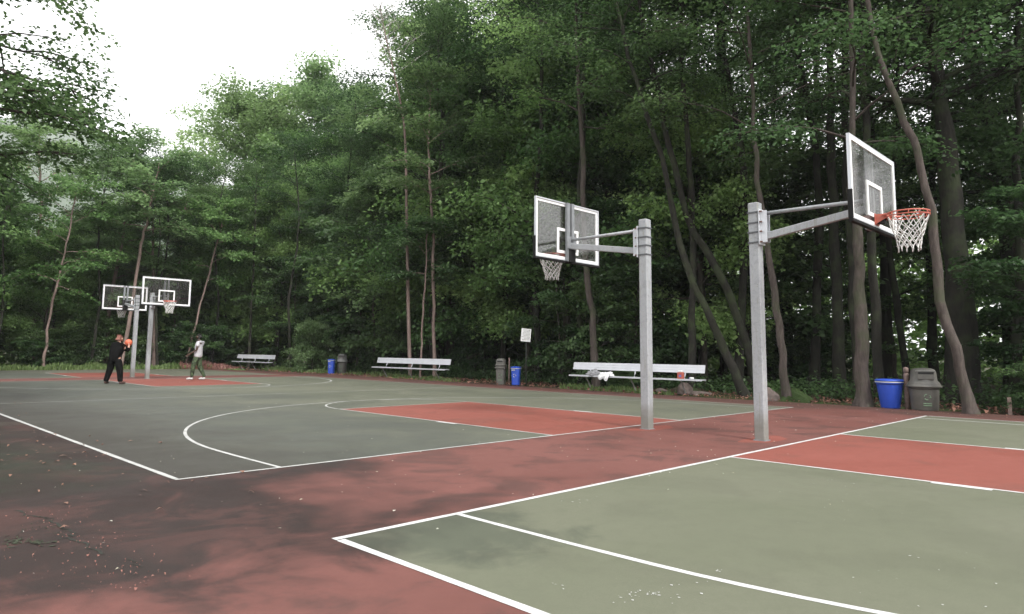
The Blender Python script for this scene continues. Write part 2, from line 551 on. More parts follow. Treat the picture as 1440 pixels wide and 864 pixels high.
W, LB, GAP, MID = 14.15, 22.5, 2.70, 7.24
KW, FL, D3 = 3.66, 5.85, 1.04
Y_C = 25.12
rng = random.Random(4)
edge_pts = [(-16, -26), (16.2, -26)]
for y, x in ((-20, 16.1), (-8, 16.0), (-4, 16.0), (-1, 15.97), (1, 15.95), (3, 15.75), (6, 15.85), (9, 15.95), (12, 16.0), (15, 16.05), (18, 16.3), (21, 16.6), (25, 16.7), (29, 16.2), (32.6, 15.4), (36.2, 15.2)):
    edge_pts.append((x, y))
fine_edge = [edge_pts[0]]
for (x0, y0), (x1, y1) in zip(edge_pts[1:-1], edge_pts[2:]):
    for k in range(6):
        t = k / 6
        fine_edge.append((x0 + (x1 - x0) * t + rng.uniform(-.05, .05), y0 + (y1 - y0) * t))
for k in range(40):
    fine_edge.append((15.2 - k * .78, 36.3 + rng.uniform(-.12, .12) + .1 * math.sin(k)))
fine_edge.append((-16, 36.3))
slab = sheet('court_pavement', fine_edge, 0.0, M['red'])
me = slab.data
bm = bmesh.new(); bm.from_mesh(me)
r = bmesh.ops.extrude_face_region(bm, geom=bm.faces[:])
for v in [q for q in r['geom'] if isinstance(q, bmesh.types.BMVert)]: v.co.z -= .09
bmesh.ops.recalc_face_normals(bm, faces=bm.faces[:])
bm.to_mesh(me); bm.free()

sheet('court_surface', [(0, -GAP - LB), (W, -GAP - LB), (W, -GAP), (0, -GAP)], .001, M['green'])
sheet('court_surface', [(0, 0), (W, 0), (W, LB), (0, LB)], .001, M['green2'])
sheet('court_surface', [(0, Y_C), (W, Y_C), (W, 36.1), (0, 36.1)], .001, M['green2'])
def key(y0, s):
    a, b = MID - KW / 2, MID + KW / 2
    ys = sorted((y0, y0 + s * FL))
    sheet('key_area', [(a, ys[0]), (b, ys[0]), (b, ys[1]), (a, ys[1])], .002, M['red_key'])
for y0, s in ((-GAP, -1), (0, 1), (LB, -1), (Y_C, 1)): key(y0, s)
for px, py in ((MID + .17, -2.26), (MID + .17, -.38)):      # fresh red touch-up round the near posts
    pts = [(px + (.55 + .12 * math.sin(3 * a)) * math.cos(a) + .05, py + (.26 + .05 * math.cos(2 * a)) * math.sin(a)) for a in [2 * math.pi * k / 28 for k in range(28)]]
    sheet('paint_patch', pts, .001, M['red_key'])

def strip(name, pts, wd, z, mat, kind='structure', jitter=0):
    """a painted line: mitred ribbon through pts"""
    P = [Vector((x, y, 0)) for x, y in pts]
    vs, fs = [], []
    for i, p in enumerate(P):
        d0 = (P[i] - P[i - 1]).normalized() if i else None
        d1 = (P[i + 1] - P[i]).normalized() if i < len(P) - 1 else None
        d = (d0 + d1).normalized() if d0 and d1 else (d0 or d1)
        s = Vector((-d.y, d.x, 0))
        k = wd / 2 / max(.3, s.dot(Vector((-d1.y, d1.x, 0))) if d0 and d1 else 1)
        j = rng.uniform(-jitter, jitter)
        vs += [p + s * (k + j) + Vector((0, 0, z)), p - s * (k + j) + Vector((0, 0, z))]
    for i in range(len(P) - 1): fs.append((2 * i + 1, 2 * i + 3, 2 * i + 2, 2 * i))
    me = bpy.data.meshes.new(name); me.from_pydata([tuple(v) for v in vs], [], fs); me.materials.append(mat); me.update()
    o = link(bpy.data.objects.new(name, me)); o['kind'] = kind
    return o

def sub(a, b, n=14):
    return [(a[0] + (b[0] - a[0]) * k / n, a[1] + (b[1] - a[1]) * k / n) for k in range(n + 1)]

def half_court(y0, s, lw, mat, mat2, arc_r=6.02, base=True):
    a, b = MID - KW / 2, MID + KW / 2
    jj = .003
    if base: strip('base_line', sub((-lw / 2, y0 + s * lw / 2), (W + lw / 2, y0 + s * lw / 2), 40), lw, .0032, mat, jitter=jj)
    for x in (a, b): strip('key_line', sub((x, y0 + s * (lw + .002)), (x, y0 + s * (FL - lw / 2)), 16), lw * .9, .0036, mat, jitter=jj)
    strip('free_throw_line', sub((a - lw * .45, y0 + s * FL), (b + lw * .45, y0 + s * FL)), lw, .0040, mat2, jitter=jj)
    arc = [(MID - KW / 2 * math.cos(t), y0 + s * (FL + lw / 2 + KW / 2 * math.sin(t))) for t in np.linspace(0.02, math.pi - .02, 40)]
    strip('free_throw_arc', arc, lw * .9, .0044, mat)
    hx = MID - D3                                    # straight part sits this far from the middle
    t0 = math.acos(min(1, hx / 6.19)) if hx < 6.19 else 0
    arc = [(MID - hx, y0 + s * lw)] + [(MID - hx, y0 + s * 1.5 * k / 4) for k in range(1, 4)]
    arc += [(MID - 6.19 * math.cos(t), y0 + s * (1.5 + 6.19 * math.sin(t))) for t in np.linspace(.03, math.pi - .03, 70)]
    arc += [(MID + hx, y0 + s * 1.5 * k / 4) for k in range(3, 0, -1)] + [(MID + hx, y0 + s * lw)]
    strip('three_point_line', arc, lw, .0028, mat, jitter=jj * .5)
    for x in (a, b):                                  # lane blocks
        o = -1 if x == a else 1
        q = [(x + o * (lw * .45 + .003), y0 + s * 2.13), (x + o * (lw * .45 + .075), y0 + s * 2.13), (x + o * (lw * .45 + .075), y0 + s * 2.62), (x + o * (lw * .45 + .003), y0 + s * 2.62)]
        sheet('lane_block', q, .0038, M['line'])

half_court(-GAP, -1, .051, M['line'], M['line'])
half_court(0, 1, .047, M['line_mid'], M['line_old'])
half_court(LB, -1, .055, M['line_mid'], M['line_old'])
half_court(Y_C, 1, .055, M['line_mid'], M['line_old'])
for x in (0, W):
    strip('side_line', sub((x, -GAP - .067), (x, -GAP - LB), 40), .057 if x == 0 else .05, .0030, M['line'], jitter=.004)
    strip('side_line', sub((x, .058), (x, LB), 60), .055 if x == 0 else .045, .0030, M['line_mid'] if x == 0 else M['line_old'], jitter=.004)
strip('half_court_line', sub((.05, LB / 2), (W - .5, LB / 2), 40), .055, .0034, M['line_old'], jitter=.003)

# cracks in the worn red surface, left front
def crack(pts, wd, seed):
    rr = random.Random(seed)
    out = []
    for (x0, y0), (x1, y1) in zip(pts[:-1], pts[1:]):
        for k in range(5):
            t = k / 5
            out.append((x0 + (x1 - x0) * t + rr.uniform(-.025, .025), y0 + (y1 - y0) * t + rr.uniform(-.025, .025)))
    out.append(pts[-1])
    P = [Vector((x, y, .003)) for x, y in out]
    vs, fs = [], []
    for i, p in enumerate(P):
        d = (P[min(i + 1, len(P) - 1)] - P[max(i - 1, 0)]).normalized()
        s = Vector((-d.y, d.x, 0))
        k = wd * rr.uniform(.15, 1.0) * (1 if 0 < i < len(P) - 1 else .1)
        vs += [p + s * k, p - s * k * rr.uniform(.4, 1)]
    for i in range(len(P) - 1): fs.append((2 * i + 1, 2 * i + 3, 2 * i + 2, 2 * i))
    me = bpy.data.meshes.new('surface_crack'); me.from_pydata([tuple(v) for v in vs], [], fs); me.materials.append(M['crack']); me.update()
    o = link(bpy.data.objects.new('surface_crack', me)); o['kind'] = 'structure'
crack([(-1.34, -.45), (-1.31, -.72), (-1.23, -.88), (-1.21, -1.14), (-1.22, -1.48), (-1.26, -1.56)], .016, 1)
crack([(-1.30, -1.50), (-1.24, -1.69), (-1.22, -1.88), (-1.19, -2.11)], .013, 2)
crack([(-1.12, -2.29), (-1.11, -2.53)], .008, 3)
crack([(-1.43, -1.12), (-1.5, -1.41)], .009, 5)
crack([(8.2, -2.05), (9.0, -1.55), (9.4, -1.75), (9.9, -2.3)], .006, 6)

def scatter_bits(name, spots, size, mat, seed, thick=.004):
    """many small flat bits lying on the ground, one mesh"""
    rr = random.Random(seed)
    vs, fs, tone = [], [], []
    for x, y, z, s in spots:
        a = rr.uniform(0, 6.283)
        L = size * s * rr.uniform(.6, 1.4); B = L * rr.uniform(.3, .75)
        ca, sa = math.cos(a), math.sin(a)
        b = len(vs)
        h = thick * rr.uniform(.5, 2.5)
        for u, v, hz in ((-.5, 0, 0), (-.05, .5, h), (.5, .08, h * .3), (.1, -.5, h * .8), (-.3, -.35, .4 * h)):
            vs.append((x + L * u * ca - B * v * sa, y + L * u * sa + B * v * ca, z + .0015 + hz))
        fs += [(b, b + 4, b + 1), (b + 4, b + 3, b + 1), (b + 3, b + 2, b + 1)]
        tone += [rr.random()] * 3
    o = link(bpy.data.objects.new(name, mesh_np(name, vs, fs, mat, False, tone)))
    return tag(o, kind='stuff')

rr = random.Random(11)
spots = []
for k in range(330):
    u = rr.random()
    x, y = rr.uniform(-4, 15.5), rr.uniform(-6.5, 20)
    if u < .45: x, y = rr.uniform(-3, 9), rr.uniform(-3.5, 1.5)
    spots.append((x, y, .005, rr.choice((.5, .6, .8, 1, 1.2))))
for k in range(90): spots.append((rr.uniform(9, 15.8), rr.uniform(-3, 1.5), .005, rr.uniform(.7, 1.6)))
scatter_bits('fallen_petals', spots, .025, M['litter'], 1)
spots = [(rr.uniform(-3, .8), rr.uniform(-1.5, 12), .005, rr.uniform(.6, 1.8)) for k in range(160)]
spots += [(rr.gauss(-.75, .5), rr.gauss(2.4, .5), .005, rr.uniform(1, 2.4)) for k in range(26)]
spots += [(rr.uniform(14.6, 16.1), rr.uniform(-5, 14), .005, rr.uniform(.6, 1.6)) for k in range(420)]
scatter_bits('dead_leaves', spots, .032, M['dead_leaf'], 2, .012)
spots = [(-1.2 + rr.gauss(0, .12), -.5 - rr.random() * 2.4, .001, rr.uniform(.4, 1.2)) for k in range(120)]
spots += [(rr.uniform(-2.2, -.9), rr.uniform(-2.8, -1.3), .001, rr.uniform(.3, .8)) for k in range(90)]
scatter_bits('surface_crumbs', spots, .016, M['dead_leaf'], 3, .006)
spots = [(-1.52 + rr.gauss(0, .04), -1.45 + rr.gauss(0, .09), .001, rr.uniform(.8, 2)) for k in range(26)]
spots += [(-1.42 + rr.gauss(0, .035), -1.6 + rr.gauss(0, .06), .001, rr.uniform(.8, 2)) for k in range(20)]
spots += [(-1.3 + rr.gauss(0, .05), -.55 - rr.random() * .9, .001, rr.uniform(.3, .9)) for k in range(40)]
scatter_bits('moss_bits', spots, .024, M['mossbit'], 4, .004)
spots = []
for (x, y), n, sp in (((.53, -4.63), 20, .06), ((.62, -4.70), 9, .03), ((.75, -4.78), 10, .14), ((4.73, -4.13), 5, .03), ((4.69, -4.34), 4, .02), ((1.2, -4.74), 5, .02), ((2.2, -3.1), 14, .25), ((3.6, -4.6), 20, .5), ((1.9, -5.6), 14, .4), ((.35, -4.3), 5, .06)):
    spots += [(x + rr.gauss(0, sp), y + rr.gauss(0, sp * .5), .0045, rr.uniform(.3, 1.2)) for k in range(n)]
scatter_bits('white_paint_spatter', spots, .015, M['line'], 5, .0005)

# ------------------------------------------------------------------ trees
rs = np.random.RandomState(7)

def catmull(P, n):
    P = np.asarray(P, float)
    Q = np.vstack([2 * P[0] - P[1], P, 2 * P[-1] - P[-2]])
    out = []
    m = len(P) - 1
    for t in np.linspace(0, m, n):
        i = min(int(t), m - 1); f = t - i
        a, b, c, d = Q[i], Q[i + 1], Q[i + 2], Q[i + 3]
        out.append(.5 * (2 * b + (c - a) * f + (2 * a - 5 * b + 4 * c - d) * f * f + (3 * b - a - 3 * c + d) * f ** 3))
    return np.array(out)

class Wood:
    def __init__(self): self.v, self.f, self.n = [], [], 0
    def tube(self, pts, rad, k):
        pts = np.asarray(pts, float); rad = np.asarray(rad, float)
        d = np.gradient(pts, axis=0); d /= np.linalg.norm(d, axis=1)[:, None] + 1e-9
        ref = np.array([1., .2, 0]) if abs(d[:, 2]).mean() > .7 else np.array([.1, 0, 1.])
        s = np.cross(d, ref); s /= np.linalg.norm(s, axis=1)[:, None] + 1e-9
        u = np.cross(s, d)
        a = np.arange(k) * 2 * np.pi / k
        ring = pts[:, None] + rad[:, None, None] * (np.cos(a)[None, :, None] * s[:, None] + np.sin(a)[None, :, None] * u[:, None])
        m = len(pts)
        i = np.arange(m * k).reshape(m, k); j = np.roll(i, -1, 1)
        self.v.append(ring.reshape(-1, 3))
        self.f.append(np.stack([i[:-1], j[:-1], j[1:], i[1:]], -1).reshape(-1, 4) + self.n)
        self.n += m * k
    def trunk(self, pts, rad, k, ph):
        n0 = len(self.v); self.tube(pts, rad, k)
        z = pts[:, 2] - pts[0, 2]
        a = np.arange(k) * 2 * np.pi / k
        lob = 1 + .06 * np.sin(3 * a[None] + ph[0] + z[:, None] * .8) + .05 * np.sin(2 * a[None] + ph[1] - z[:, None] * 1.7) + .035 * rs.randn(len(pts), k)
        lob += .55 * np.exp(-z[:, None] / .28) * (.45 + .55 * np.sin(5 * a[None] + ph[2]))
        V = self.v[n0].reshape(len(pts), k, 3)
        self.v[n0] = (pts[:, None] + (V - pts[:, None]) * lob[..., None]).reshape(-1, 3)
    def mesh(self, name, mat): return mesh_np(name, np.vstack(self.v), np.vstack(self.f), mat, True)

def leaves(sp, lps, leaf, flat=.14, droop=.25, tilt=.42, aspect=.72, lod=1.0):
    """sp: array of sprays (x, y, z, dx, dy, dz, radius, tone)"""
    sp = np.asarray(sp, float)
    n = np.maximum(1, rs.poisson(lps * (sp[:, 6] / sp[:, 6].mean()) ** 1.6))
    idx = np.repeat(np.arange(len(sp)), n)
    S = sp[idx]; N = len(S)
    d = S[:, 3:6].copy(); d[:, 2] *= .5
    d /= np.linalg.norm(d, axis=1)[:, None] + 1e-9
    side = np.stack([-d[:, 1], d[:, 0], np.zeros(N)], 1); side /= np.linalg.norm(side, axis=1)[:, None] + 1e-9
    up = np.cross(d, side); up *= np.sign(up[:, 2:3] + 1e-9)
    rad = np.sqrt(rs.rand(N)); ang = rs.rand(N) * 2 * np.pi
    u = rad * np.cos(ang) * 1.15 + .15; v = rad * np.sin(ang) * .85
    wv = rs.randn(N) * flat - droop * (u ** 2 * .7 + v ** 2 * .5)
    r = S[:, 6:7]
    c = S[:, :3] + r * (u[:, None] * d + v[:, None] * side + wv[:, None] * up)
    nrm = up + rs.randn(N, 3) * tilt + .25 * (u[:, None] * d + v[:, None] * side)
    nrm /= np.linalg.norm(nrm, axis=1)[:, None] + 1e-9
    ax = u[:, None] * d + v[:, None] * side + rs.randn(N, 3) * .7; ax[:, 2] -= .35
    ax -= (ax * nrm).sum(1)[:, None] * nrm
    ax /= np.linalg.norm(ax, axis=1)[:, None] + 1e-9
    b = np.cross(nrm, ax)
    L = leaf * (.65 + .7 * rs.rand(N))[:, None]; B = L * aspect
    fold = nrm * L * .12
    p0 = c - ax * L * .5; p1 = c - ax * L * .02 + b * B * .5 + fold; p2 = c + ax * L * .5 - fold * .6; p3 = c - ax * L * .02 - b * B * .5 + fold
    V = np.stack([p0, p1, p2, p3], 1).reshape(-1, 3)
    F = np.arange(4 * N).reshape(N, 4)
    tone = np.clip(S[:, 7] + rs.randn(N) * .2, 0, 1)
    return V, F, tone

def tree_meshes(name, path, r0, cb, limbs, Rc, prof, lps, leaf, spray=.6, el=(.25, 1.0), sub_n=4, bark='bark', leafm='leaf',
                r_tip=.03, side=None, tilt=.42, flat=.14, droop=.25, fork=0, seed=1, zmax=None, mid_r=.45, skirt=0.0):
    rs.seed(seed)
    tr = catmull(path, 22)
    H = tr[-1, 2] - tr[0, 2]
    t = np.linspace(0, 1, 22)
    tr[1:-1] += rs.randn(20, 3) * np.array([.03, .03, 0]) * min(1, H / 10)
    rad = r_tip + (r0 - r_tip) * (1 - t) ** .75
    rad[0] *= 1.2
    wd = Wood()
    fine_tr = np.stack([np.interp(np.linspace(0, 1, 48), t, tr[:, c]) for c in range(3)], 1)
    fine_r = np.interp(np.linspace(0, 1, 48), t, rad)
    wd.trunk(fine_tr, fine_r, 12, rs.rand(4) * 6.28)
    sp = []
    def at(tt):
        x = tt * 21; i = min(int(x), 20); f = x - i
        return tr[i] * (1 - f) + tr[i + 1] * f, rad[i] * (1 - f) + rad[i + 1] * f
    def limb(p, az, e, L, rr0, k=6, curve=-.5):
        pts = [p]; a, e0 = az, e
        for i in range(k):
            e1 = e0 + curve * (i / k)
            a += rs.randn() * .14; e1 += rs.randn() * .1
            st = L / k
            pts.append(pts[-1] + st * np.array([math.cos(a) * math.cos(e1), math.sin(a) * math.cos(e1), math.sin(e1)]))
        return np.array(pts)
    for i in range(limbs):
        q = (i + rs.rand() * .8) / limbs
        tt = cb + (1 - cb) * q ** .92
        p, rt = at(min(tt, .985))
        az = i * 2.39996 + rs.randn() * .35
        L = Rc * prof(q) * (.7 + .55 * rs.rand())
        if side is not None: L *= 1 + side[2] * math.cos(az - side[3]) if len(side) > 3 else 1
        if L < .25: continue
        e = el[0] + (el[1] - el[0]) * q + rs.randn() * .15
        pts = limb(p, az, e, L, rt * mid_r)
        r1 = max(.014, rt * mid_r)
        wd.tube(pts, np.linspace(r1, .012, len(pts)), 5)
        tone = np.clip(.5 + rs.randn() * .26, 0, 1)
        m = len(pts) - 1
        for j in range(3, m + 1):
            dv = pts[j] - pts[j - 1]; dv /= np.linalg.norm(dv)
            sp.append([*pts[j], *dv, spray * (.7 + .5 * rs.rand()), tone])
        for j in range(sub_n):
            s = .28 + .68 * (j + rs.rand() * .8) / sub_n
            x = s * m; k = min(int(x), m - 1); f = x - k
            pb = pts[k] * (1 - f) + pts[k + 1] * f
            dv = pts[k + 1] - pts[k]
            a2 = math.atan2(dv[1], dv[0]) + (1 if j % 2 else -1) * (.55 + .5 * rs.rand())
            e2 = math.asin(np.clip(dv[2] / np.linalg.norm(dv), -1, 1)) * .7 + rs.randn() * .22
            L2 = L * (.5 - .25 * s) * (.8 + .5 * rs.rand()) + .3
            ps = limb(pb, a2, e2, L2, 0, 4, -.35)
            wd.tube(ps, np.linspace(r1 * .5, .008, 5), 4)
            for q2 in range(2, 5):
                dv = ps[q2] - ps[q2 - 1]; dv /= np.linalg.norm(dv)
                sp.append([*ps[q2], *dv, spray * (.6 + .5 * rs.rand()), np.clip(tone + rs.randn() * .1, 0, 1)])
    for k in range(4):
        sp.append([*(tr[-1] + rs.randn(3) * .25), *(rs.randn(3)), spray * .8, .6])
    V, F, tone = leaves(sp, lps, leaf, flat, droop, tilt)
    return wd.mesh(name + '_trunk', M[bark]), mesh_np(name + '_crown', V, F, M[leafm], False, tone), len(F)

N_LEAF = 0
def make_tree(name, label, cat, loc, meshes, group=None, rz=0, scale=None):
    global N_LEAF
    t = thing(name, label, cat, loc, rz, group)
    tm, cm, n = meshes
    N_LEAF += n
    o = link(bpy.data.objects.new('trunk', tm)); o.parent = t
    if cm:
        o = link(bpy.data.objects.new('crown', cm)); o.parent = t; o['kind'] = 'stuff'
    if scale: t.scale = scale
    return t

def dome(q): return math.sin(math.pi * (.12 + .82 * q)) ** .7
def cone(q): return (1.05 - q) ** .7 + .05
def ball(q): return math.sqrt(max(0, 1 - (2 * (.08 + .88 * q) - 1) ** 2))
def top(q): return .75 + .5 * q - .9 * q ** 3

PROTO = {}
def P(name, *a, **k): PROTO[name] = tree_meshes(name, *a, **k)
# edge trees, leafy almost to the ground, layered sprays
P('edge1', [(0, 0, 0), (.2, .1, 5), (-.1, .3, 10), (.2, .2, 15)], .19, .17, 27, 4.5, cone, 95, .172, spray=1.0, sub_n=3, el=(.15, 1.0), flat=.30, tilt=.78, droop=.5, seed=11)
P('edge2', [(0, 0, 0), (-.3, .2, 4), (.3, .4, 8), (.5, .1, 12.5)], .15, .18, 23, 3.9, dome, 95, .168, spray=.95, sub_n=3, el=(.2, 1.05), flat=.30, tilt=.78, droop=.5, seed=12)
# tall woodland trees, bare below
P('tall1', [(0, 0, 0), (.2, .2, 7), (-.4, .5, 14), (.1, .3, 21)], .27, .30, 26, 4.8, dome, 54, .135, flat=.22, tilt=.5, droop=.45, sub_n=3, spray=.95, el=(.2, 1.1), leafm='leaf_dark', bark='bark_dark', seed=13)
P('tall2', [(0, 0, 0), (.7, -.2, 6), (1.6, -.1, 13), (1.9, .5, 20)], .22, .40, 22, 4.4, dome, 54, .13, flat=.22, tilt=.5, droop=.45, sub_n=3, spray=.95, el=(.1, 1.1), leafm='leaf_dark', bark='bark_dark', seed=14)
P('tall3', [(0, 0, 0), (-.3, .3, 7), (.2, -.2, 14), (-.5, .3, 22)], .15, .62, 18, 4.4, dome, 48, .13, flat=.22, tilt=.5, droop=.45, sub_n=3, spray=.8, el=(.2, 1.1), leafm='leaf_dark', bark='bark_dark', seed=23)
# broad round tree
P('round', [(0, 0, 0), (.2, .1, 8), (-.2, .3, 16), (.1, .1, 25.5)], .42, .14, 52, 8.6, ball, 90, .28, spray=1.55, el=(-.1, 1.15), sub_n=4, flat=.3, tilt=.6, droop=.5, leafm='leaf_pale', seed=15)
# airy feathery tree with clear gaps
P('airy', [(0, 0, 0), (.5, .1, 5), (.1, .6, 10), (.8, .4, 15.5)], .15, .34, 20, 4.0, top, 70, .17, spray=.95, sub_n=3, el=(.25, 1.0), leafm='leaf_pale', bark='bark_pink', tilt=.3, flat=.1, droop=.4, seed=16)
# sapling and shrubs
P('sapling', [(0, 0, 0), (.15, .05, 2), (.05, .2, 4), (.2, .1, 6)], .05, .14, 20, 2.1, dome, 38, .13, spray=.5, el=(0, .8), sub_n=3, seed=17, r_tip=.01, leafm='leaf_dark')
P('bright_shrub', [(0, 0, 0), (.05, .1, .6), (.1, 0, 1.3), (.05, .05, 2.0)], .04, .05, 26, 1.4, ball, 40, .12, spray=.42, el=(.1, 1.0), sub_n=3, seed=19, r_tip=.01, leafm='leaf_bright', flat=.25)
P('shrub', [(0, 0, 0), (.05, .1, .6), (.1, 0, 1.3), (.05, .05, 2.0)], .04, .05, 20, 1.5, ball, 36, .11, spray=.42, el=(.1, 1.0), sub_n=3, seed=18, r_tip=.01, leafm='leaf_dark')

first = {}
def plant(kind, name, label, cat, x, y, rz, s, group, sz=None, z=-.05):
    if kind not in first:
        t = make_tree(name, label, cat, (x, y, z), PROTO[kind], group, rz, (s, s, s * (sz or 1)))
        first[kind] = t
        return t
    t = copy_tree(first[kind], (x, y, z), rz, label, (s, s, s * (sz or 1)), group)
    t.name = name; t['category'] = cat
    return t

# trees that stand out, each with the path of its own trunk
def own(name, label, cat, path, r0, **k):
    b = Vector(path[0])
    loc = path[0]
    pp = [(x - loc[0], y - loc[1], z - loc[2]) for x, y, z in path]
    g = k.pop('group', None)
    ms = tree_meshes(name, pp, r0, **k)
    return make_tree(name, label, cat, (loc[0], loc[1], -.06), ms, g)
D = dict(limbs=14, Rc=3.8, prof=dome, lps=44, leaf=.12, spray=.8, sub_n=3, flat=.2, droop=.4)
own('slender_tree', 'thinnest of the three pinkish trunks behind the middle bench, between the other two', 'tree',
    [(16.94, 17.55, 0), (16.97, 17.53, 2.32), (17.05, 17.46, 4.74), (17.05, 17.46, 7)], .045, cb=.6, limbs=10, Rc=1.6, prof=dome, lps=26, leaf=.15, spray=.6, bark='bark_pink', leafm='leaf_dark', seed=32)
own('slender_tree', 'pinkish trunk forking high up, right of the three behind the middle bench', 'tree',
    [(17.55, 17.31, 0), (17.46, 17.38, 4.28), (17.33, 17.49, 7.91), (17.2, 17.6, 9.92), (17.23, 17.58, 14)], .082, cb=.5, limbs=14, Rc=2.4, prof=dome, lps=30, leaf=.15, spray=.7, bark='bark_pink', leafm='leaf_dark', seed=33)
own('woodland_tree', 'tree with a mossy green trunk showing below the backboard that is seen from behind', 'tree',
    [(17.48, 8.28, 0), (17.43, 8.35, 1.91), (17.31, 8.51, 4.23), (17.19, 8.66, 9), (17.1, 8.78, 13), (17.04, 8.86, 18)], .14, cb=.62, seed=34, **D)
own('leaning_tree', 'dark tree leaning left, its trunk meeting the ground just left of the nearest pole', 'tree',
    [(17.7, 2.85, 0), (17.31, 3.49, 1.86), (16.85, 4.34, 4.32), (16.46, 4.99, 8.06), (15.99, 5.73, 10.9), (15.3, 6.6, 17)], .135, cb=.68, bark='bark_dark', leafm='leaf_dark', seed=35, **D)
own('leaning_tree', 'dark tree leaning left, its base hidden behind the nearest pole', 'tree',
    [(19.4, 3.1, 0), (18.94, 4.03, 3.56), (18.34, 5.15, 6.27), (17.98, 5.76, 10.1), (17.68, 6.25, 12.8), (17.4, 6.7, 17)], .145, cb=.66, bark='bark_dark', leafm='leaf_dark', seed=36, **D)
own('woodland_tree', 'brown trunk on a root mound beside a rock, just right of the nearest pole', 'tree',
    [(16.72, 1.18, 0), (16.67, 1.3, 1.81), (16.6, 1.47, 3.62), (16.5, 1.7, 6.1), (16.45, 1.81, 8.44), (16.42, 1.87, 17)], .115, cb=.74, leafm='leaf_dark', seed=37, **D)
own('woodland_tree', 'thick brown trunk standing just left of the round blue bin', 'tree',
    [(15.98, -.96, 0), (15.98, -.97, 2.12), (15.99, -1.02, 4.08), (15.98, -.96, 5.73), (15.99, -1, 8.15), (16.1, -1.2, 18)], .165, cb=.7, leafm='leaf_dark', seed=38, **D)
own('crooked_tree', 'long crooked trunk curving up to the left, right of the big brown bin', 'tree',
    [(15.64, -3.23, 0), (15.61, -3.06, 1.11), (15.56, -2.82, 2.38), (15.54, -2.73, 4.01), (15.52, -2.66, 5.36), (15.45, -2.34, 6.6), (15.37, -2.04, 7.88), (15.29, -1.75, 9.57), (15.27, -1.6, 12.5), (15.5, -1.6, 17)], .118, cb=.8, leafm='leaf_dark', seed=39, **D)
t = own('big_tree', 'massive dark trunk behind the crooked tree on the right', 'tree',
    [(20.03, -2.22, 0), (20.04, -2.26, 2.26), (20.03, -2.24, 4.45), (20.02, -2.18, 7.75), (19.99, -2.03, 10.34), (19.9, -1.8, 17)], .42, cb=.62, limbs=20, Rc=5, prof=dome, lps=40, leaf=.12, spray=.85, bark='bark_dark', leafm='leaf_dark', seed=40, mid_r=.6)
own('woodland_tree', 'straight near-black trunk rising just left of the nearest backboard', 'tree',
    [(22.09, 1.64, 0), (22.1, 1.62, 2.44), (22.1, 1.62, 6.11), (22.12, 1.57, 9.89), (22.15, 1.49, 13.8), (22.16, 1.45, 19)], .21, cb=.7, bark='bark_dark', leafm='leaf_dark', seed=41, **D)
own('woodland_tree', 'dark trunk at the far right end of the wood', 'tree',
    [(22.2, -3.03, 0), (22.24, -3.31, 3.35), (22.26, -3.48, 6.49), (22.29, -3.68, 10.58), (22.3, -3.9, 16)], .15, cb=.7, bark='bark_dark', leafm='leaf_dark', seed=42, **D)
own('leaning_tree', 'pinkish tree leaning right behind the two far hoop poles', 'tree',
    [(10.4, 37.4, 0), (10.8, 37.3, 3.4), (11.05, 37.2, 7.2), (11.36, 37.1, 9.4), (11.72, 37, 12.6)], .12, cb=.6, limbs=12, Rc=2.8, prof=top, lps=30, leaf=.19, spray=.8, bark='bark_pink', leafm='leaf_pale', seed=43, tilt=.3, droop=.4)
own('leaning_tree', 'thin reddish trunk leaning right, left of the dark clothed player', 'tree',
    [(6.53, 37.2, 0), (6.64, 37.2, 3.05), (7.0, 37.1, 5.9), (7.4, 37, 10)], .075, cb=.5, limbs=12, Rc=2.6, prof=dome, lps=30, leaf=.18, spray=.7, bark='bark_pink', seed=44)
own('leaning_tree', 'thin pinkish trunk leaning right behind the player in the white shirt', 'tree',
    [(14.1, 37.4, 0), (14.6, 37.2, 2.9), (15.35, 36.9, 7.3), (15.8, 36.7, 10)], .075, cb=.5, limbs=11, Rc=2.4, prof=dome, lps=30, leaf=.18, spray=.7, bark='bark_pink', seed=45)
own('big_tree', 'tree beside the court on the left, its leafy branches hanging into the top left corner', 'tree',
    [(-1.75, 9.5, 0), (-1.7, 9.4, 3), (-1.6, 9.3, 6), (-1.4, 9.2, 12.5)], .24, cb=.38, limbs=54, Rc=2.5, prof=dome, lps=46, leaf=.105, spray=.5, el=(-.1, .8), leafm='leaf_dark', flat=.25, seed=46)

# the tall slender tree with a bare, dead top
def bare():
    rs.seed(50)
    base = np.array([17.08, 18.46, 0])
    path = catmull(np.array([(17.08, 18.46, 0), (16.93, 18.57, 3.65), (16.8, 18.67, 7.66), (16.64, 18.8, 11.77), (16.24, 19.09, 14.2), (15.85, 19.4, 16.2), (15.6, 19.6, 17.8)]) - base, 30)
    wd = Wood(); tw = Wood()
    wd.tube(path, np.linspace(.092, .012, 30) ** 1.0, 8)
    for i in range(22):
        q = 20 + 9.5 * i / 22
        k = int(q); p = path[k] + (path[min(k + 1, 29)] - path[k]) * (q - k)
        a = i * 2.4; L = 1.9 * (1 - .55 * i / 22); pts = [p]
        for k in range(4):
            a += rs.randn() * .15
            p = p + L / 4 * np.array([math.cos(a) * .8, math.sin(a) * .8, .6]) + rs.randn(3) * .04; pts.append(p)
        tw.tube(pts, np.linspace(.02, .008, 5), 4)
        for j in range(6):
            q2 = pts[1 + j % 4]; a2 = a + rs.randn() * .9
            e = q2 + .6 * np.array([math.cos(a2) * .75, math.sin(a2) * .75, .65])
            tw.tube([q2, (q2 + e) / 2 + rs.randn(3) * .03, e], [.010, .008, .006], 3)
    return wd.mesh('slender_trunk', M['bark_pink']), tw.mesh('bare_twigs', M['bark_pale'])
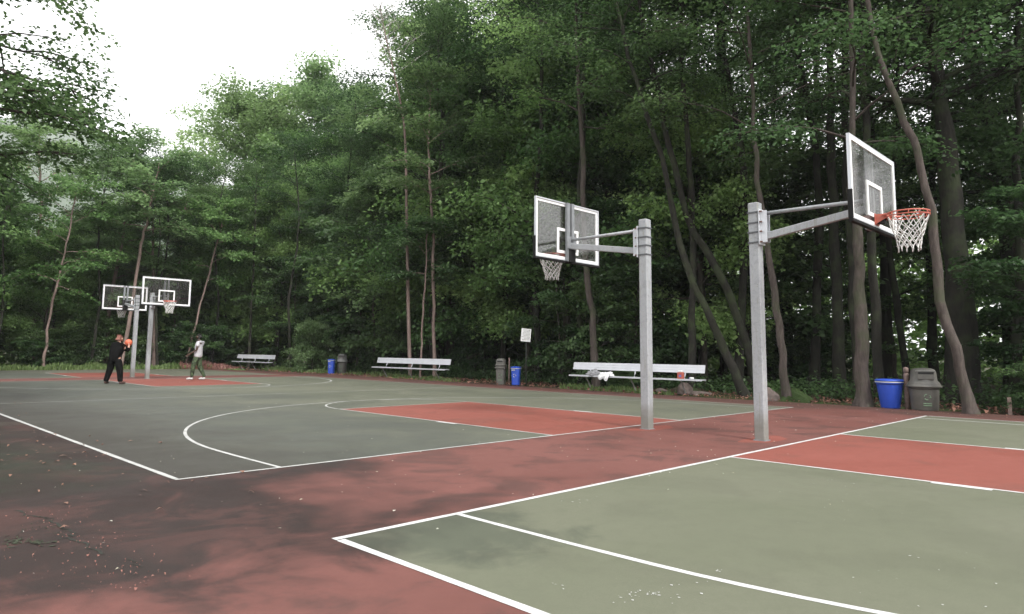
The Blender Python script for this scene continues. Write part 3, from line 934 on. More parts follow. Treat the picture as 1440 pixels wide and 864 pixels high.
t = thing('slender_tree', 'tallest slender tree behind the middle bench, its bare pale twigs against the sky', 'tree', (17.08, 18.46, -.05))
for nm, me in zip(('trunk', 'twigs'), bare()):
    o = link(bpy.data.objects.new(nm, me)); o.parent = t

rnd = random.Random(21)
placed = []
def free(x, y, d):
    for a, b in placed:
        if (a - x) ** 2 + (b - y) ** 2 < d * d: return False
    placed.append((x, y)); return True
for x, y in ((17.1, 18.4), (17, 17.5), (17.5, 17.3), (17.5, 8.3), (17.6, 2.9), (19.3, 3.2), (16.7, 1.2), (16, -1), (15.7, -3.2), (20, -2.2), (22, 1.6), (22.2, -3), (10.4, 37.4)): placed.append((x, y))

SKYLINE = [(30, 1), (49.5, .6), (51.5, .38), (54.5, .33), (56, .37), (57.5, .40), (60.6, .425), (62.5, .41), (65, .36), (67.6, .305), (69.6, .265), (73.4, .285), (76.6, .29), (80, .4), (95, .5)]   # bearing, tallest tree top per metre away
TOPZ = {k: max(v.co.z for v in m[1].vertices) for k, m in PROTO.items()}
def fit(x, y, kd, s):
    dx, dy = x + 2.53, y + 6.7
    b = math.degrees(math.atan2(dy, dx)); d = math.hypot(dx, dy)
    k = np.interp(b, [q[0] for q in SKYLINE], [q[1] for q in SKYLINE])
    return min(s, (k * d + 1.2) / TOPZ[kd])
G1 = 'tall trees filling the dark wood on the right'
G2 = 'leafy trees along the wood edge behind the benches'
G3 = 'trees behind the far end of the courts'
for x, y, s, lb in ((19.2, -.4, .9, 'thin dark trunk just right of the thick brown trunk, behind the round blue bin'), (20.6, .6, 1, 'thin dark trunk hugging the left side of the thick brown trunk, deeper in the wood'), (18.3, 5.0, .85, 'thin dark trunk behind the orange carton on the nearest bench'),
                    (20.8, 4.6, 1.05, 'thin dark trunk just left of the nearest pole'), (22.6, 6.9, 1.1, 'dark trunk farther back, behind the right end of the nearest bench'), (18.9, 10.0, .9, 'thin dark trunk behind the left end of the nearest bench'), (19.6, 12.9, .95, 'thin dark trunk just right of the white sign'),
                    (24.0, 3.2, 1.15, 'dark trunk between the brown trunk by the rocks and the thick brown trunk'), (23.4, -1.2, 1.1, 'dark trunk just right of the big brown bin, deeper in the wood')):
    placed.append((x, y))
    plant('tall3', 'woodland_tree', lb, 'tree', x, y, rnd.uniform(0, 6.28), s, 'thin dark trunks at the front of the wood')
for x, y, s in ((4.6, 39.0, .55), (9.2, 38.6, .6), (12.4, 38.4, .55), (13.0, 38.9, .6), (16.2, 38.5, .62), (17.6, 36.0, .6), (18.6, 32.4, .65), (2.6, 39.3, .55)):
    placed.append((x, y))
    plant('tall3', 'woodland_tree', 'thin trunk standing in the dark behind the grass strip of the far court', 'tree', x, y, x, fit(x, y, 'tall3', s), 'thin trunks behind the far court')
# deep wood on the right
for k in range(400):
    x, y = rnd.uniform(20, 40), rnd.uniform(-9, 34)
    if not free(x, y, 3.0): continue
    if len(placed) > 84: break
    kd = rnd.choice(('tall1', 'tall2', 'tall3', 'tall3')) if x < 27 else rnd.choice(('tall1', 'tall2', 'edge1'))
    sc = fit(x, y, kd, rnd.uniform(.85, 1.15))
    if sc < .55: continue
    plant(kd, 'woodland_tree', 'tall tree deep in the dark wood on the right', 'tree', x, y, rnd.uniform(0, 6.28), sc, G1)
# edge of the wood, right of the middle
EDGE = [(21.8, 6.4, .85, 'edge2', 'leafy green tree behind the right end of the nearest bench'),
        (22.6, 11.6, 1.1, 'edge1', 'layered green tree behind the clothes on the nearest bench'),
        (22.4, 13.6, 1.15, 'edge1', 'tall layered green tree between the white sign and the nearest bench'),
        (21.8, 15.6, .95, 'edge2', 'leafy green tree directly behind the white sign'),
        (22.8, 20.5, 1.15, 'edge1', 'layered green tree between the middle bench and the slim brown bin'),
        (21.9, 23.5, 1.05, 'edge2', 'leafy green tree behind the three pinkish trunks'),
        (25.3, 26.0, 1.25, 'edge1', 'layered green tree behind the right end of the middle bench'),
        (25.4, 30.0, 1.2, 'edge1', 'layered green tree behind the middle bench, left of the pinkish trunks'),
        (24.2, 34.5, 1.0, 'edge2', 'leafy green tree right behind the bins beside the bright green bush'),
        (25.6, 33.4, 1.3, 'edge1', 'tall layered tree in the second row behind the left end of the middle bench'),
        (20.2, 37.6, .9, 'edge2', 'leafy green tree just behind the farthest bench'),
        (23.5, 23, 1.25, 'edge1', 'tall green tree in the second row, just right of the three pinkish trunks'),
        (24.3, 17.4, 1.3, 'edge1', 'tall green tree in the second row behind the squarish blue bin')]
for x, y, s, kd, lb in EDGE:
    placed.append((x, y))
    plant(kd, 'edge_tree', lb, 'tree', x, y, rnd.uniform(0, 6.28), fit(x, y, kd, s), G2)
# big round tree and neighbours beyond the far end
plant('round', 'round_tree', 'huge round crowned pale green tree against the sky beyond the far bench', 'tree', 27.5, 43.5, .4, 1.02 * fit(27.5, 43.5, 'round', 1.05), None)
plant('round', 'round_tree', 'broad pale green crown left of the huge round tree and a little lower', 'tree', 22.5, 46.5, 2.1, 1.02 * fit(22.5, 46.5, 'round', .9), None)
plant('round', 'round_tree', 'broad pale green crown right of the huge round tree, partly behind the slender trunk', 'tree', 31.5, 38, 4.0, 1.02 * fit(31.5, 38, 'round', .9), None)
for x, y, s, lb in ((22.6, 24.6, 1.4, 'tall airy tree beside the slender bare topped trunk, its branches against the sky'), (11.0, 42.3, 1.06, 'airy feathery tree rising highest above the two far backboards'), (15.2, 43.5, 1.0, 'airy feathery tree above the player in the white shirt'),
                    (13.2, 40.2, .8, 'smaller airy tree between the two taller airy ones'), (-1.6, 29.5, 1.05, 'airy pale tree reaching in from the left edge below the hanging branches'),
                    (7.6, 44.5, .95, 'airy tree left of the far backboards, beyond the reddish leaning trunk')):
    placed.append((x, y))
    plant('airy', 'airy_tree', lb, 'tree', x, y, rnd.uniform(0, 6.28), s if x < 0 or x > 19 else fit(x, y, 'airy', s * 1.05), 'airy trees beyond the far court')
for k in range(300):
    x, y = rnd.uniform(-4, 20), rnd.uniform(38.2, 52)
    if not free(x, y, 2.7): continue
    kd = rnd.choice(('edge2', 'edge1', 'edge2'))
    s = fit(x, y, kd, rnd.uniform(.6, .84) if x < 17 else rnd.uniform(.85, 1.1))
    plant(kd, 'edge_tree', 'bushy green tree behind the far end of the courts', 'tree', x, y, rnd.uniform(0, 6.28), s, G3)
for k in range(14):
    x, y = rnd.uniform(19, 34), rnd.uniform(35, 44)
    if free(x, y, 3): plant('edge1', 'edge_tree', 'bushy green tree behind the far end of the courts', 'tree', x, y, rnd.uniform(0, 6.28), fit(x, y, 'edge1', rnd.uniform(1, 1.25)), G3)
for x, y, s in ((-3.2, 30, 1.0), (-2.6, 36, 1.05)):
    plant('edge1', 'edge_tree', 'bushy green tree at the left end of the far court', 'tree', x, y, x * 3, s, 'trees at the left of the far court')

# shrubs and saplings
plant('bright_shrub', 'bush', 'bright green bush beside the bins left of the middle bench', 'bush', 17.7, 28.2, .3, .72, None, 1.45)
plant('shrub', 'bush', 'low bush under the left end of the bench with clothes on it', 'bush', 17.35, 7.0, 1.3, .34, None, .8)
plant('shrub', 'bush', 'leafy shrub rising behind the left end of the bench with clothes on it', 'bush', 19.0, 9.2, 2.3, 1.2, None, 1.25)
plant('shrub', 'bush', 'leafy shrub at the far right edge beside the thin stake', 'bush', 16.7, -4.5, 2.0, .5, None, .9)
plant('sapling', 'sapling', 'young layered tree hanging over the white sign', 'tree', 19.4, 11.5, .6, .95, None)
plant('sapling', 'sapling', 'leafy sapling at the far right behind the crooked trunk', 'tree', 18.6, -4.4, 2.6, .9, None)
for k in range(240):
    x, y = rnd.uniform(19.4, 30), rnd.uniform(-8, 36)
    if not free(x, y, 1.9): continue
    if rnd.random() < .6:
        plant('shrub', 'bush', 'dark undergrowth bush between the trunks of the wood', 'bush', x, y, rnd.uniform(0, 6.28), rnd.uniform(.7, 1.5), 'undergrowth bushes in the wood', rnd.uniform(.8, 1.3))
    else:
        plant('sapling', 'sapling', 'young tree growing between the trunks of the wood', 'tree', x, y, rnd.uniform(0, 6.28), rnd.uniform(.8, 1.7), 'young trees in the wood')
for k in range(34):
    x, y = rnd.uniform(-3, 18), rnd.uniform(37.8, 41)
    if not free(x, y, 1.3): continue
    plant('shrub', 'bush', 'green bush behind the far end of the courts', 'bush', x, y, rnd.uniform(0, 6.28), rnd.uniform(.6, 1.1), 'bushes behind the far court', rnd.uniform(.7, 1.2))

# far wood closing the view, one mass of leaf clumps
def far_wood():
    rs.seed(77)
    sp = []
    for k in range(6200):
        a = rs.uniform(-.35, 1.75)
        d = rs.uniform(48, 62) + 10 * max(0, a - .8)
        h = 7.5 if a > .55 else 10.5
        z = h * rs.rand() ** 1.1
        sp.append([-2.5 + d * math.cos(a), -6.7 + d * math.sin(a), z, rs.randn(), rs.randn(), 0, 1.5, np.clip(.5 + rs.randn() * .2, 0, 1)])
    V, F, tone = leaves(sp, 12, .5, .3, .2, .5)
    o = link(bpy.data.objects.new('far_wood', mesh_np('far_wood', V, F, M['leaf'], False, tone)))
    tag(o, kind='stuff')
far_wood()

# hill beyond the trees, wooded
def hill():
    n = 170
    X, Y = np.meshgrid(np.linspace(-1200, 2300, n), np.linspace(320, 2800, n))
    rs.seed(5)
    q = np.clip((Y - 320) / 1350, 0, 1)
    ridge = .84 + .08 * np.sin(X * .0026 + .6) + .04 * np.sin(X * .007) + .02 * np.sin(X * .018 + 1)
    Z = 500 * ridge * q ** 1.3 * np.exp(-((X - 400) / 1300) ** 2) - .5
    Z += np.abs(rs.randn(n, n)) * 6 * np.clip(q * 3, 0, 1)
    V = np.stack([X, Y, Z], -1).reshape(-1, 3)
    i = np.arange(n * n).reshape(n, n)
    F = np.stack([i[:-1, :-1], i[:-1, 1:], i[1:, 1:], i[1:, :-1]], -1).reshape(-1, 4)
    m = NT('wooded_hill')
    f = m.noise(.05, 7, .75)
    m.base(m.ramp(f, [(.35, (.02, .036, .018, 1)), (.65, (.07, .105, .055, 1))])).rough(.9).spec(.1)
    o = link(bpy.data.objects.new('hill', mesh_np('hill', V, F, m.m, True)))
    o['kind'] = 'structure'
hill()

# grass and weeds along the edges of the paving
def blades(name, areas, mat, seed):
    rs.seed(seed)
    VV, FF, TT, n0 = [], [], [], 0
    for (x0, x1, y0, y1, n, h) in areas:
        x = rs.uniform(x0, x1, n); y = rs.uniform(y0, y1, n)
        clump = .5 + .5 * np.sin(x * 2.1 + 1.7 * np.sin(y * 1.3)) * np.sin(y * 1.9 + x)
        hh = h * (.35 + .8 * rs.rand(n)) * (.45 + .8 * clump)
        a = rs.uniform(0, 6.283, n); wd = .012 + .02 * rs.rand(n) + h * .03
        b = np.stack([x, y, np.full(n, -.06)], 1)
        s = np.stack([np.cos(a), np.sin(a), np.zeros(n)], 1) * wd[:, None]
        ln = np.stack([np.cos(a + 1.3), np.sin(a + 1.3), np.zeros(n)], 1) * (hh * .5 * rs.rand(n))[:, None]
        up = np.array([0, 0, 1.]) * hh[:, None]
        V = np.stack([b - s, b + s, b + s * .7 + ln * .5 + up * .65, b + ln + up, b - s * .7 + ln * .4 + up * .6], 1)
        i = np.arange(n) * 5 + n0
        F = np.concatenate([np.stack([i, i + 1, i + 2, i + 4], 1), np.stack([i + 4, i + 2, i + 3, i + 3], 1)])
        VV.append(V.reshape(-1, 3)); FF.append(F[:n]); 
        FF.append(F[n:]); n0 += 5 * n
        tn = np.clip(.5 + .25 * rs.randn(n), 0, 1); TT += [tn, tn]
    F = np.concatenate(FF)
    # split into quads and tip triangles: tips drawn as thin quads would be degenerate, so use triangles throughout
    q = F[F[:, 2] != F[:, 3]]; t3 = F[F[:, 2] == F[:, 3]][:, :3]
    T = np.concatenate([q[:, [0, 1, 2]], q[:, [0, 2, 3]], t3])
    tone = rs.rand(len(T))
    o = link(bpy.data.objects.new(name, mesh_np(name, np.concatenate(VV), T, mat, False, tone)))
    tag(o, kind='stuff')
blades('grass', [(-6, 15.6, 36.45, 37.6, 9000, .38), (15.4, 16.3, 33.4, 36.6, 500, .16), (16.9, 18.4, 28.8, 32.8, 2600, .25), (16.75, 18, 25.5, 28.8, 1200, .25),
                 (16.5, 17.3, 15.2, 19.5, 1600, .2), (16.35, 17.2, 4.6, 9, 1100, .2), (17, 19.5, 20, 34, 1200, .25)], M['grass'], 61)

blades('reddish_weeds', [(13.6, 16.6, 36.45, 37.6, 1500, .5), (15.4, 16.4, 34.8, 36.6, 500, .4)], M['pink_weed'], 62)
def litter_band():
    rr = random.Random(71)
    spots = [(rr.uniform(16.1, 19), rr.uniform(-8, 34), -.02, rr.uniform(.7, 1.6)) for k in range(2600)]
    spots += [(rr.uniform(13.5, 17.5), rr.gauss(37.2, .7), .02, rr.uniform(.8, 2)) for k in range(700)]
    scatter_bits('leaf_litter', spots, .10, M['dead_leaf'], 72, .04)
litter_band()
def low_plants():
    rs.seed(81)
    sp = []
    for k in range(1300):
        y = rs.uniform(-9, 34); x = 17.3 + abs(rs.randn()) * 2.2 + (.4 if y < 14 else 1.2)
        if rs.rand() < .25: x = rs.uniform(20, 34)
        sp.append([x, y, .12 + .25 * rs.rand(), rs.randn(), rs.randn(), 0, .35 + .2 * rs.rand(), np.clip(.4 + rs.randn() * .2, 0, 1)])
    V, F, tone = leaves(sp, 16, .11, .35, .3, .5)
    o = link(bpy.data.objects.new('ground_cover', mesh_np('ground_cover', V, F, M['leaf_dark'], False, tone)))
    tag(o, kind='stuff')
low_plants()

# ------------------------------------------------------------------ basketball hoops
def hoop(label, x, y, rz, dx=0.0, detail=True, old=False):
    """pole at the origin, board towards local +Y; dx shifts the pole sideways from the board's middle"""
    t = thing('basketball_hoop', label, 'basketball hoop', (x, y, 0), rz, 'basketball hoops on square steel poles')
    RE = 1.62
    h = .076
    m = MB().box(dx - h, dx + h, -h, h, 0, 3.47)
    m.build('pole', M['galv'], t, bevel=.014)
    MB().box(dx - h - .012, dx + h + .012, -h - .012, h + .012, -.005, .012).build('base_collar', M['galv_dark'], t)
    for z in (3.318, 3.163, 3.02, 2.868):
        b = MB()
        q = h + .009
        for a0, a1, b0, b1 in ((-q, q, -q, -h), (-q, -h, -h, h), (h, q, -h, h)):
            b.box(dx + a0, dx + a1, b0, b1, z - .011, z + .011)
        for sx in (-1, 1): b.box(dx + sx * (q - .005) - .007, dx + sx * (q - .005) + .007, h, h + .05, z - .008, z + .008)
        b.build('clamp_band', M['band'], t)
        if detail:
            for sx in (-1, 1):
                MB().tube([(dx + sx * (q + .002), h + .028, z), (dx + sx * (q + .002), h + .062, z)], .013, 6).build('bolt', M['rust'], t)
    p = MB().box(dx - h - .02, dx + h + .02, h + .012, h + .024, 2.83, 3.36)
    for sx in (-1, 1): p.box(dx + sx * .05 - .006, dx + sx * .05 + .006, h + .024, h + .12, 2.86, 3.33)
    p.build('mounting_plate', M['alu'], t)
    m = MB().tube([(dx, h + .05, 3.295), (dx * .4, 1.0, 3.287), (0, RE - .06, 3.28)], .028, 10)
    m.build('upper_arm', M['galv'], t, True)
    m = MB().bar((dx, h + .04, 2.945), (0, RE - .06, 3.17), .07, .105)
    m.build('lower_arm', M['galv'], t, bevel=.01)
    # backboard
    bw, b0, b1 = .915, 2.9, 3.97
    g = MB().box(-bw + .02, bw - .02, RE - .006, RE + .006, b0 + .02, b1 - .02).build('backboard', M['glass'], t)
    fr = MB()
    d = .026
    fr.box(-bw, bw, RE - d, RE + .011, b1 - .022, b1); fr.box(-bw, bw, RE - d, RE + .011, b0, b0 + .022)
    fr.box(-bw, -bw + .022, RE - d, RE + .011, b0 + .022, b1 - .022); fr.box(bw - .022, bw, RE - d, RE + .011, b0 + .022, b1 - .022)
    fr.build('board_frame', M['alu'], g)
    st = MB()
    e = .009; s0, s1 = .0225, .068
    st.box(-bw + s0, bw - s0, RE - e, RE + e, b1 - s1, b1 - s0); st.box(-bw + s0, bw - s0, RE - e, RE + e, b0 + s0, b0 + s1)
    st.box(-bw + s0, -bw + s1, RE - e, RE + e, b0 + s1, b1 - s1); st.box(bw - s1, bw - s0, RE - e, RE + e, b0 + s1, b1 - s1)
    st.build('border_stripe', M['white'], g)
    ts = MB()
    tx, z0, z1, k = .305, 3.03, 3.49, .05
    ts.box(-tx, tx, RE - e, RE + e, z1 - k, z1); ts.box(-tx, tx, RE - e, RE + e, z0, z0 + k)
    ts.box(-tx, -tx + k, RE - e, RE + e, z0 + k, z1 - k); ts.box(tx - k, tx, RE - e, RE + e, z0 + k, z1 - k)
    ts.build('target_square', M['white'], g)
    pd = MB()
    pd.box(-bw - .022, bw + .022, RE - .036, RE + .026, b0 - .045, b0 - .002)
    for sx in (-1, 1):
        a, b = sorted((sx * (bw + .002), sx * (bw + .022)))
        pd.box(a, b, RE - .036, RE + .026, b0 - .002, b0 + .36)
    pd.build('edge_padding', M['black'], g, bevel=.008)
    for sx in (-1, 1):
        c = MB().box(sx * .066 - .036, sx * .066 + .036, RE - .075, RE - .027, b0 - .01, b1 - .003)
        c.build('support_channel', M['galv_dark'], g)
    MB().box(-.105, .105, RE - .10, RE - .076, b0 - .02, 3.06).box(-.13, .13, RE - .098, RE - .08, 3.12, 3.34).build('rear_bracket', M['galv_dark'] if detail else M['bin_dark'], g)
    MB().box(-.09, .09, RE - .115, RE - .1005, b0 - .03, 3.1).build('bracket_cover', M['black'], g)
    # rim and net
    cy0 = RE + .15 + .229
    rm = MB().torus((0, cy0, 3.05), .236, .0095, 40, 8)
    if detail: rm.torus((0, cy0, 3.008), .236, .008, 40, 6)
    for kk in range(12):
        a = 2 * math.pi * (kk + .5) / 12
        if detail: rm.tube([(.236 * math.cos(a), cy0 + .236 * math.sin(a), 3.05), (.236 * math.cos(a), cy0 + .236 * math.sin(a), 3.008)], .006, 5)
    rim = rm.build('rim', M['orange'], t, True)
    br = MB()
    br.box(-.085, .085, RE + .012, RE + .022, 2.93, 3.075)
    br.box(-.075, .075, RE + .022, RE + .155, 3.02, 3.065)
    for sx in (-1, 1):
        br.add([(sx * .07, RE + .022, 2.94), (sx * .07, RE + .022, 3.02), (sx * .07, RE + .17, 3.02), (sx * .062, RE + .022, 2.94), (sx * .062, RE + .022, 3.02), (sx * .062, RE + .17, 3.02)],
               [(0, 2, 1), (3, 4, 5), (0, 3, 5, 2), (0, 1, 4, 3), (1, 2, 5, 4)])
        br.tube([(sx * .07, RE + .1, 3.045), (sx * .17, RE + .24, 3.04)], .014, 6)
    br.build('rim_bracket', M['orange'], rim)
    MB().box(-.056, .056, RE + .024, RE + .11, 2.952, 3.018).build('spring_box', M['bin_dark'], rim)
    nw = MB()
    n = 12
    rr = random.Random(int(x * 10 + y))
    lev = [(.232, 3.005), (.20, 2.90), (.178, 2.84), (.158, 2.78), (.143, 2.725), (.132, 2.67), (.126, 2.61)]
    def node(l, i):
        r0, z = lev[l]
        a = 2 * math.pi * (i + (.5 if l % 2 else 0)) / n
        jr = 1 + rr.uniform(-.05, .05) * (l > 0)
        return (r0 * jr * math.cos(a), cy0 + r0 * jr * math.sin(a), z + rr.uniform(-.012, .012) * (l > 0))
    N = [[node(l, i) for i in range(n)] for l in range(len(lev))]
    for l in range(len(lev) - 1):
        for i in range(n):
            if l % 2 == 0: a, b = N[l + 1][i], N[l + 1][(i - 1) % n]
            else: a, b = N[l + 1][i], N[l + 1][(i + 1) % n]
            for q in (a, b):
                mid = tuple((N[l][i][c] + q[c]) / 2 + (rr.uniform(-.008, .008) if c < 2 else -.004) for c in range(3))
                nw.tube([N[l][i], mid, q], .0062 if detail else .0075, 4, False)
    for i in range(n):
        nw.tube([N[-1][i], (N[-1][i][0] * .98, N[-1][i][1], N[-1][i][2] - rr.uniform(.03, .06))], .007, 4)
    net = nw.build('net', M['net'], rim, True)
    return t

hoop('nearest basketball hoop at the right, glass board facing right over the front court', 7.30, -2.28, math.pi, 0.0)
hoop('basketball hoop on the pole left of the nearest pole, its glass board seen from behind', 7.24, -.38, 0, .05)
hoop('far basketball hoop with its glass board and orange rim facing the viewer', 7.20, 22.95, math.pi, 0, False)
hoop('far basketball hoop with its glass board seen from behind, left of the other far one', 7.20, 24.75, 0, 0, False)

# ------------------------------------------------------------------ benches
def bench(label, x, y, L, rz=0.0):
    t = thing('bench', label, 'bench', (x, y, 0), rz, 'aluminium benches along the wood edge')
    m = MB()
    for k in range(3): m.box(-.13 + k * .0875, -.13 + k * .0875 + .083, -L / 2, L / 2, .462, .482)
    m.box(-.13, -.122, -L / 2, L / 2, .437, .4615); m.box(.118, .126, -L / 2, L / 2, .437, .4615)
    m.build('seat', M['bench'], t)
    A = Matrix.Translation((.27, 0, .66)) @ Matrix.Rotation(R(14), 4, 'Y')
    m = MB()
    for k in range(3): m.box(-.012, .012, -L / 2 + .12, L / 2 + .12, k * .084, k * .084 + .080, A)
    m.box(.0125, .02, -L / 2 + .12, L / 2 + .12, .01, .236, A)
    m.build('backrest', M['bench'], t)
    for s in (-.36, .0, .36):
        yy = s * L + .06
        m = MB().tube([(.30, yy, 0), (.16, yy, .22), (.0, yy, .425), (-.1, yy, .434)], .024, 8)
        m.box(.24, .38, yy - .05, yy + .05, -.01, .008)
        m.build('leg', M['bench_leg'], t, False)
        m = MB().tube([(.06, yy, .425), (.19, yy, .45), (.26, yy, .58), (.33, yy, .86)], .022, 8)
        m.build('back_support', M['bench'], t, False)
    return t
bench('nearest aluminium bench, with clothes and an orange carton on its seat', 16.32, 5.97, 5.0)
bench('aluminium bench in front of the three slender pinkish trunks', 16.55, 17.95, 5.3)
bench('farthest aluminium bench, beside the pink weeds and the bright green bush', 16.65, 33.6, 5.0)

# ------------------------------------------------------------------ things left on the nearest bench
def cloth(name, label, loc, sx, sy, sz, mat, seed, sag=0):
    bm = bmesh.new()
    bmesh.ops.create_icosphere(bm, subdivisions=4, radius=1)
    rr = np.random.RandomState(seed); ph = rr.rand(8) * 6
    for v in bm.verts:
        c = v.co
        k = 1 + .16 * math.sin(5 * c.x + ph[0] + 2 * math.sin(3 * c.y + ph[1])) + .13 * math.sin(7 * c.y + ph[2] + 2 * c.z) + .1 * math.sin(11 * c.z + 6 * c.x + ph[3])
        z = max(c.z * k * sz, -.0)
        x, y = c.x * k * sx, c.y * k * sy
        if sag and x < -.115: z -= min(.16, (-.115 - x) * 2.2 + .02); x = max(x, -.16)
        v.co = (x, y, z)
    me = bpy.data.meshes.new(name); bm.to_mesh(me); bm.free()
    for p in me.polygons: p.use_smooth = True
    me.materials.append(mat)
    o = link(bpy.data.objects.new(name, me)); o.location = loc
    return tag(o, label, 'clothing')
cloth('jacket', 'crumpled grey jacket heaped on the left part of the nearest bench', (16.32, 7.45, .483), .14, .30, .17, M['cloth_grey'], 1)
cloth('shirt', 'white shirt draped over the front edge of the nearest bench', (16.26, 6.92, .483), .17, .27, .12, M['cloth_white'], 2, 1)
t = thing('drink_carton', 'orange carton with a white cap end standing on the right part of the nearest bench', 'carton', (16.3, 4.22, .4825))
m = MB().box(-.06, .06, -.09, .09, 0, .2); m.build('carton_body', M['carton'], t, bevel=.012)
MB().box(-.05, .05, -.06, .06, .201, .255).build('white_cap', M['white'], t, bevel=.012)
MB().box(-.0635, -.0605, -.05, .02, .06, .12).build('blue_print', M['bin_blue'], t)
MB().box(-.0645, -.0638, -.03, .0, .075, .1).build('white_print', M['pale'], t)
t = thing('water_bottle', 'small white bottle with a blue cap lying at the right end of the nearest bench', 'bottle', (16.3, 3.86, .4825))
MB().tube([(0, -.07, .03), (0, .05, .03)], .03, 10).build('bottle_body', M['white'], t, True)
MB().tube([(0, .0505, .03), (0, .08, .03)], .018, 8).build('bottle_cap', M['bin_blue'], t, True)

# ------------------------------------------------------------------ bins and posts
def recycle_mark(par, mat, x, yc, zc, s, bars=True):
    """three bent arrows in a ring, printed on the front"""
    m = MB()
    for k in range(3):
        pts = []
        for j in range(5):
            a = 2 * math.pi * k / 3 + .25 + 1.35 * j / 4
            pts.append((x, yc + s * math.cos(a), zc + s * math.sin(a)))
        m.tube(pts, [s * .18] * 3 + [s * .3, s * .05], 5)
    m.build('recycling_mark', mat, par)
def brown_bin(label, x, y, rz, rb, rt, rf, rh, hb, H, sq=None, mark=True, lid_m='bin_brown'):
    t = thing('litter_bin', label, 'litter bin', (x, y, 0), rz, 'brown litter bins with hooded lids')
    m = MB().lathe([(rb * .96, 0), (rb, .02), (rb + (rt - rb) * .9, hb * .9), (rt, hb - .03), (rt + .012, hb - .03), (rt + .012, hb)], 28, sq=sq)
    body = m.build('bin_body', M['bin_brown'], t, sq is None)
    m = MB().lathe([(rf - .02, hb + .002), (rf, hb + .015), (rf, hb + .04), (rf - .03, hb + .06), (rf - .035, hb + .085), (rh + .035, hb + .125), (rh, hb + .16), (rh * .93, H - .09), (rh * .84, H - .04), (rh * .6, H - .01), (.02, H)], 28, sq=sq)
    lid = m.build('bin_lid', M[lid_m], t, sq is None)
    z0, z1 = hb + .19, H - .085
    m = MB().box(-rh * 1.02, -rh * .80, -rh * .62, rh * .62, z0, z1)
    m.build('flap', M['bin_brown'], lid, bevel=.012)
    MB().box(-rh * 1.035, -rh * .79, -rh * .56, rh * .56, z1 - .055, z1 - .012).build('opening_shade', M['bin_dark'], lid, bevel=.004)  # solid dark strip, the shade inside the slot put into its colour
    MB().box(-rh * 1.10, -rh * .5, -rh * .70, rh * .70, z1 + .004, z1 + .022).build('hood_edge', M['bin_grey'], lid, bevel=.008)
    if mark:
        xx = -(rb + (rt - rb) * .55) * (1.0 if not sq else .97) - .006
        recycle_mark(body, M['mint'], xx, 0, hb * .60, .062)
        mm = MB()
        for k in range(2): mm.box(xx - .003, xx + .004, -.085, .085, hb * .30 - k * .045, hb * .30 - k * .045 + .02)
        mm.build('printed_band', M['mint'], body)
    return t
brown_bin('big round brown bin with a hooded lid, right of the thick wooden post', 15.95, -2.28, .42, .275, .305, .365, .275, .52, .97)
brown_bin('slim squarish brown bin beside the blue bin under the white sign', 16.35, 11.92, .55, .165, .18, .225, .185, .60, .99, 5)
brown_bin('brown round bin with a pale domed lid, beside the bright green bush', 17.5, 24.85, .7, .23, .255, .31, .24, .62, 1.04, None, True, 'bin_grey')

def blue_bin(label, x, y, rz, rb, rt, H, mark, sq=None, lean=0):
    t = thing('recycling_bin', label, 'recycling bin', (x, y, 0), rz, 'blue recycling bins')
    m = MB().lathe([(rb * .95, 0), (rb, .015), (rb + (rt - rb) * .8, H * .8), (rt - .01, H - .1), (rt + .012, H - .1), (rt + .012, H - .075), (rt, H - .07), (rt, H - .045)], 28, sq=sq)
    b = m.build('bin_body', M['bin_blue'], t, sq is None)
    m = MB().lathe([(rt + .018, H - .042), (rt + .022, H - .02), (rt - .01, H), (rt * .6, H + .012), (.02, H + .015)], 28, sq=sq)
    m.build('bin_lid', M['bin_blue'], t, sq is None)
    m = MB().lathe([(rt + .014, H - .074), (rt + .018, H - .07), (rt + .018, H - .056), (rt + .012, H - .052)], 28, sq=sq)
    m.build('white_rim_band', M['pale'], t, sq is None)
    if mark:
        recycle_mark(b, M['pale'], -(rb + (rt - rb) * .6) - .008, .02, H * .52, .055)
        MB().box(-rt - .016, -rt - .006, -.0, .13, H - .135, H - .105).build('sticker', M['pale'], b)
    return t
blue_bin('round blue recycling bin beside the post on the front court side', 16.0, -1.55, 0, .205, .295, .68, False)
blue_bin('squarish blue recycling bin with a white recycling mark, under the white sign', 16.55, 11.32, .55, .145, .175, .68, True, 4)
blue_bin('blue recycling bin standing against the brown bin by the bright green bush', 16.95, 25.0, .7, .15, .17, .76, True, 4)

def post(label, x, y, r, h, groove=True):
    t = thing('wooden_post', label, 'post', (x, y, -.05), 0, None)
    pr = [(r, 0), (r * 1.02, h * .4), (r, h * .8)]
    if groove: pr += [(r, h - .15), (r * .72, h - .14), (r * .72, h - .12), (r, h - .11)]
    pr += [(r, h - .03), (r * .75, h), (.01, h + .01)]
    MB().lathe(pr, 14).build('post_shaft', M['wood'], t, True)
    return t
post('thick round wooden post between the round blue bin and the big brown bin', 16.05, -1.9, .058, 1.02)
post('thin wooden post between the slim brown bin and the squarish blue bin', 16.45, 11.58, .03, 1.06, False)
t = thing('wooden_stake', 'short thin wooden stake in the soil at the far right', 'stake', (16.1, -3.85, -.05), .3)
MB().bar((0, 0, 0), (.03, 0, .42), .07, .05).build('stake_shaft', M['wood'], t)
for k, (dx, dy, sx, sy) in enumerate(((-.12, -.2, .16, .3), (-.16, -2.25 + 1.9, .1, .16))):
    pass
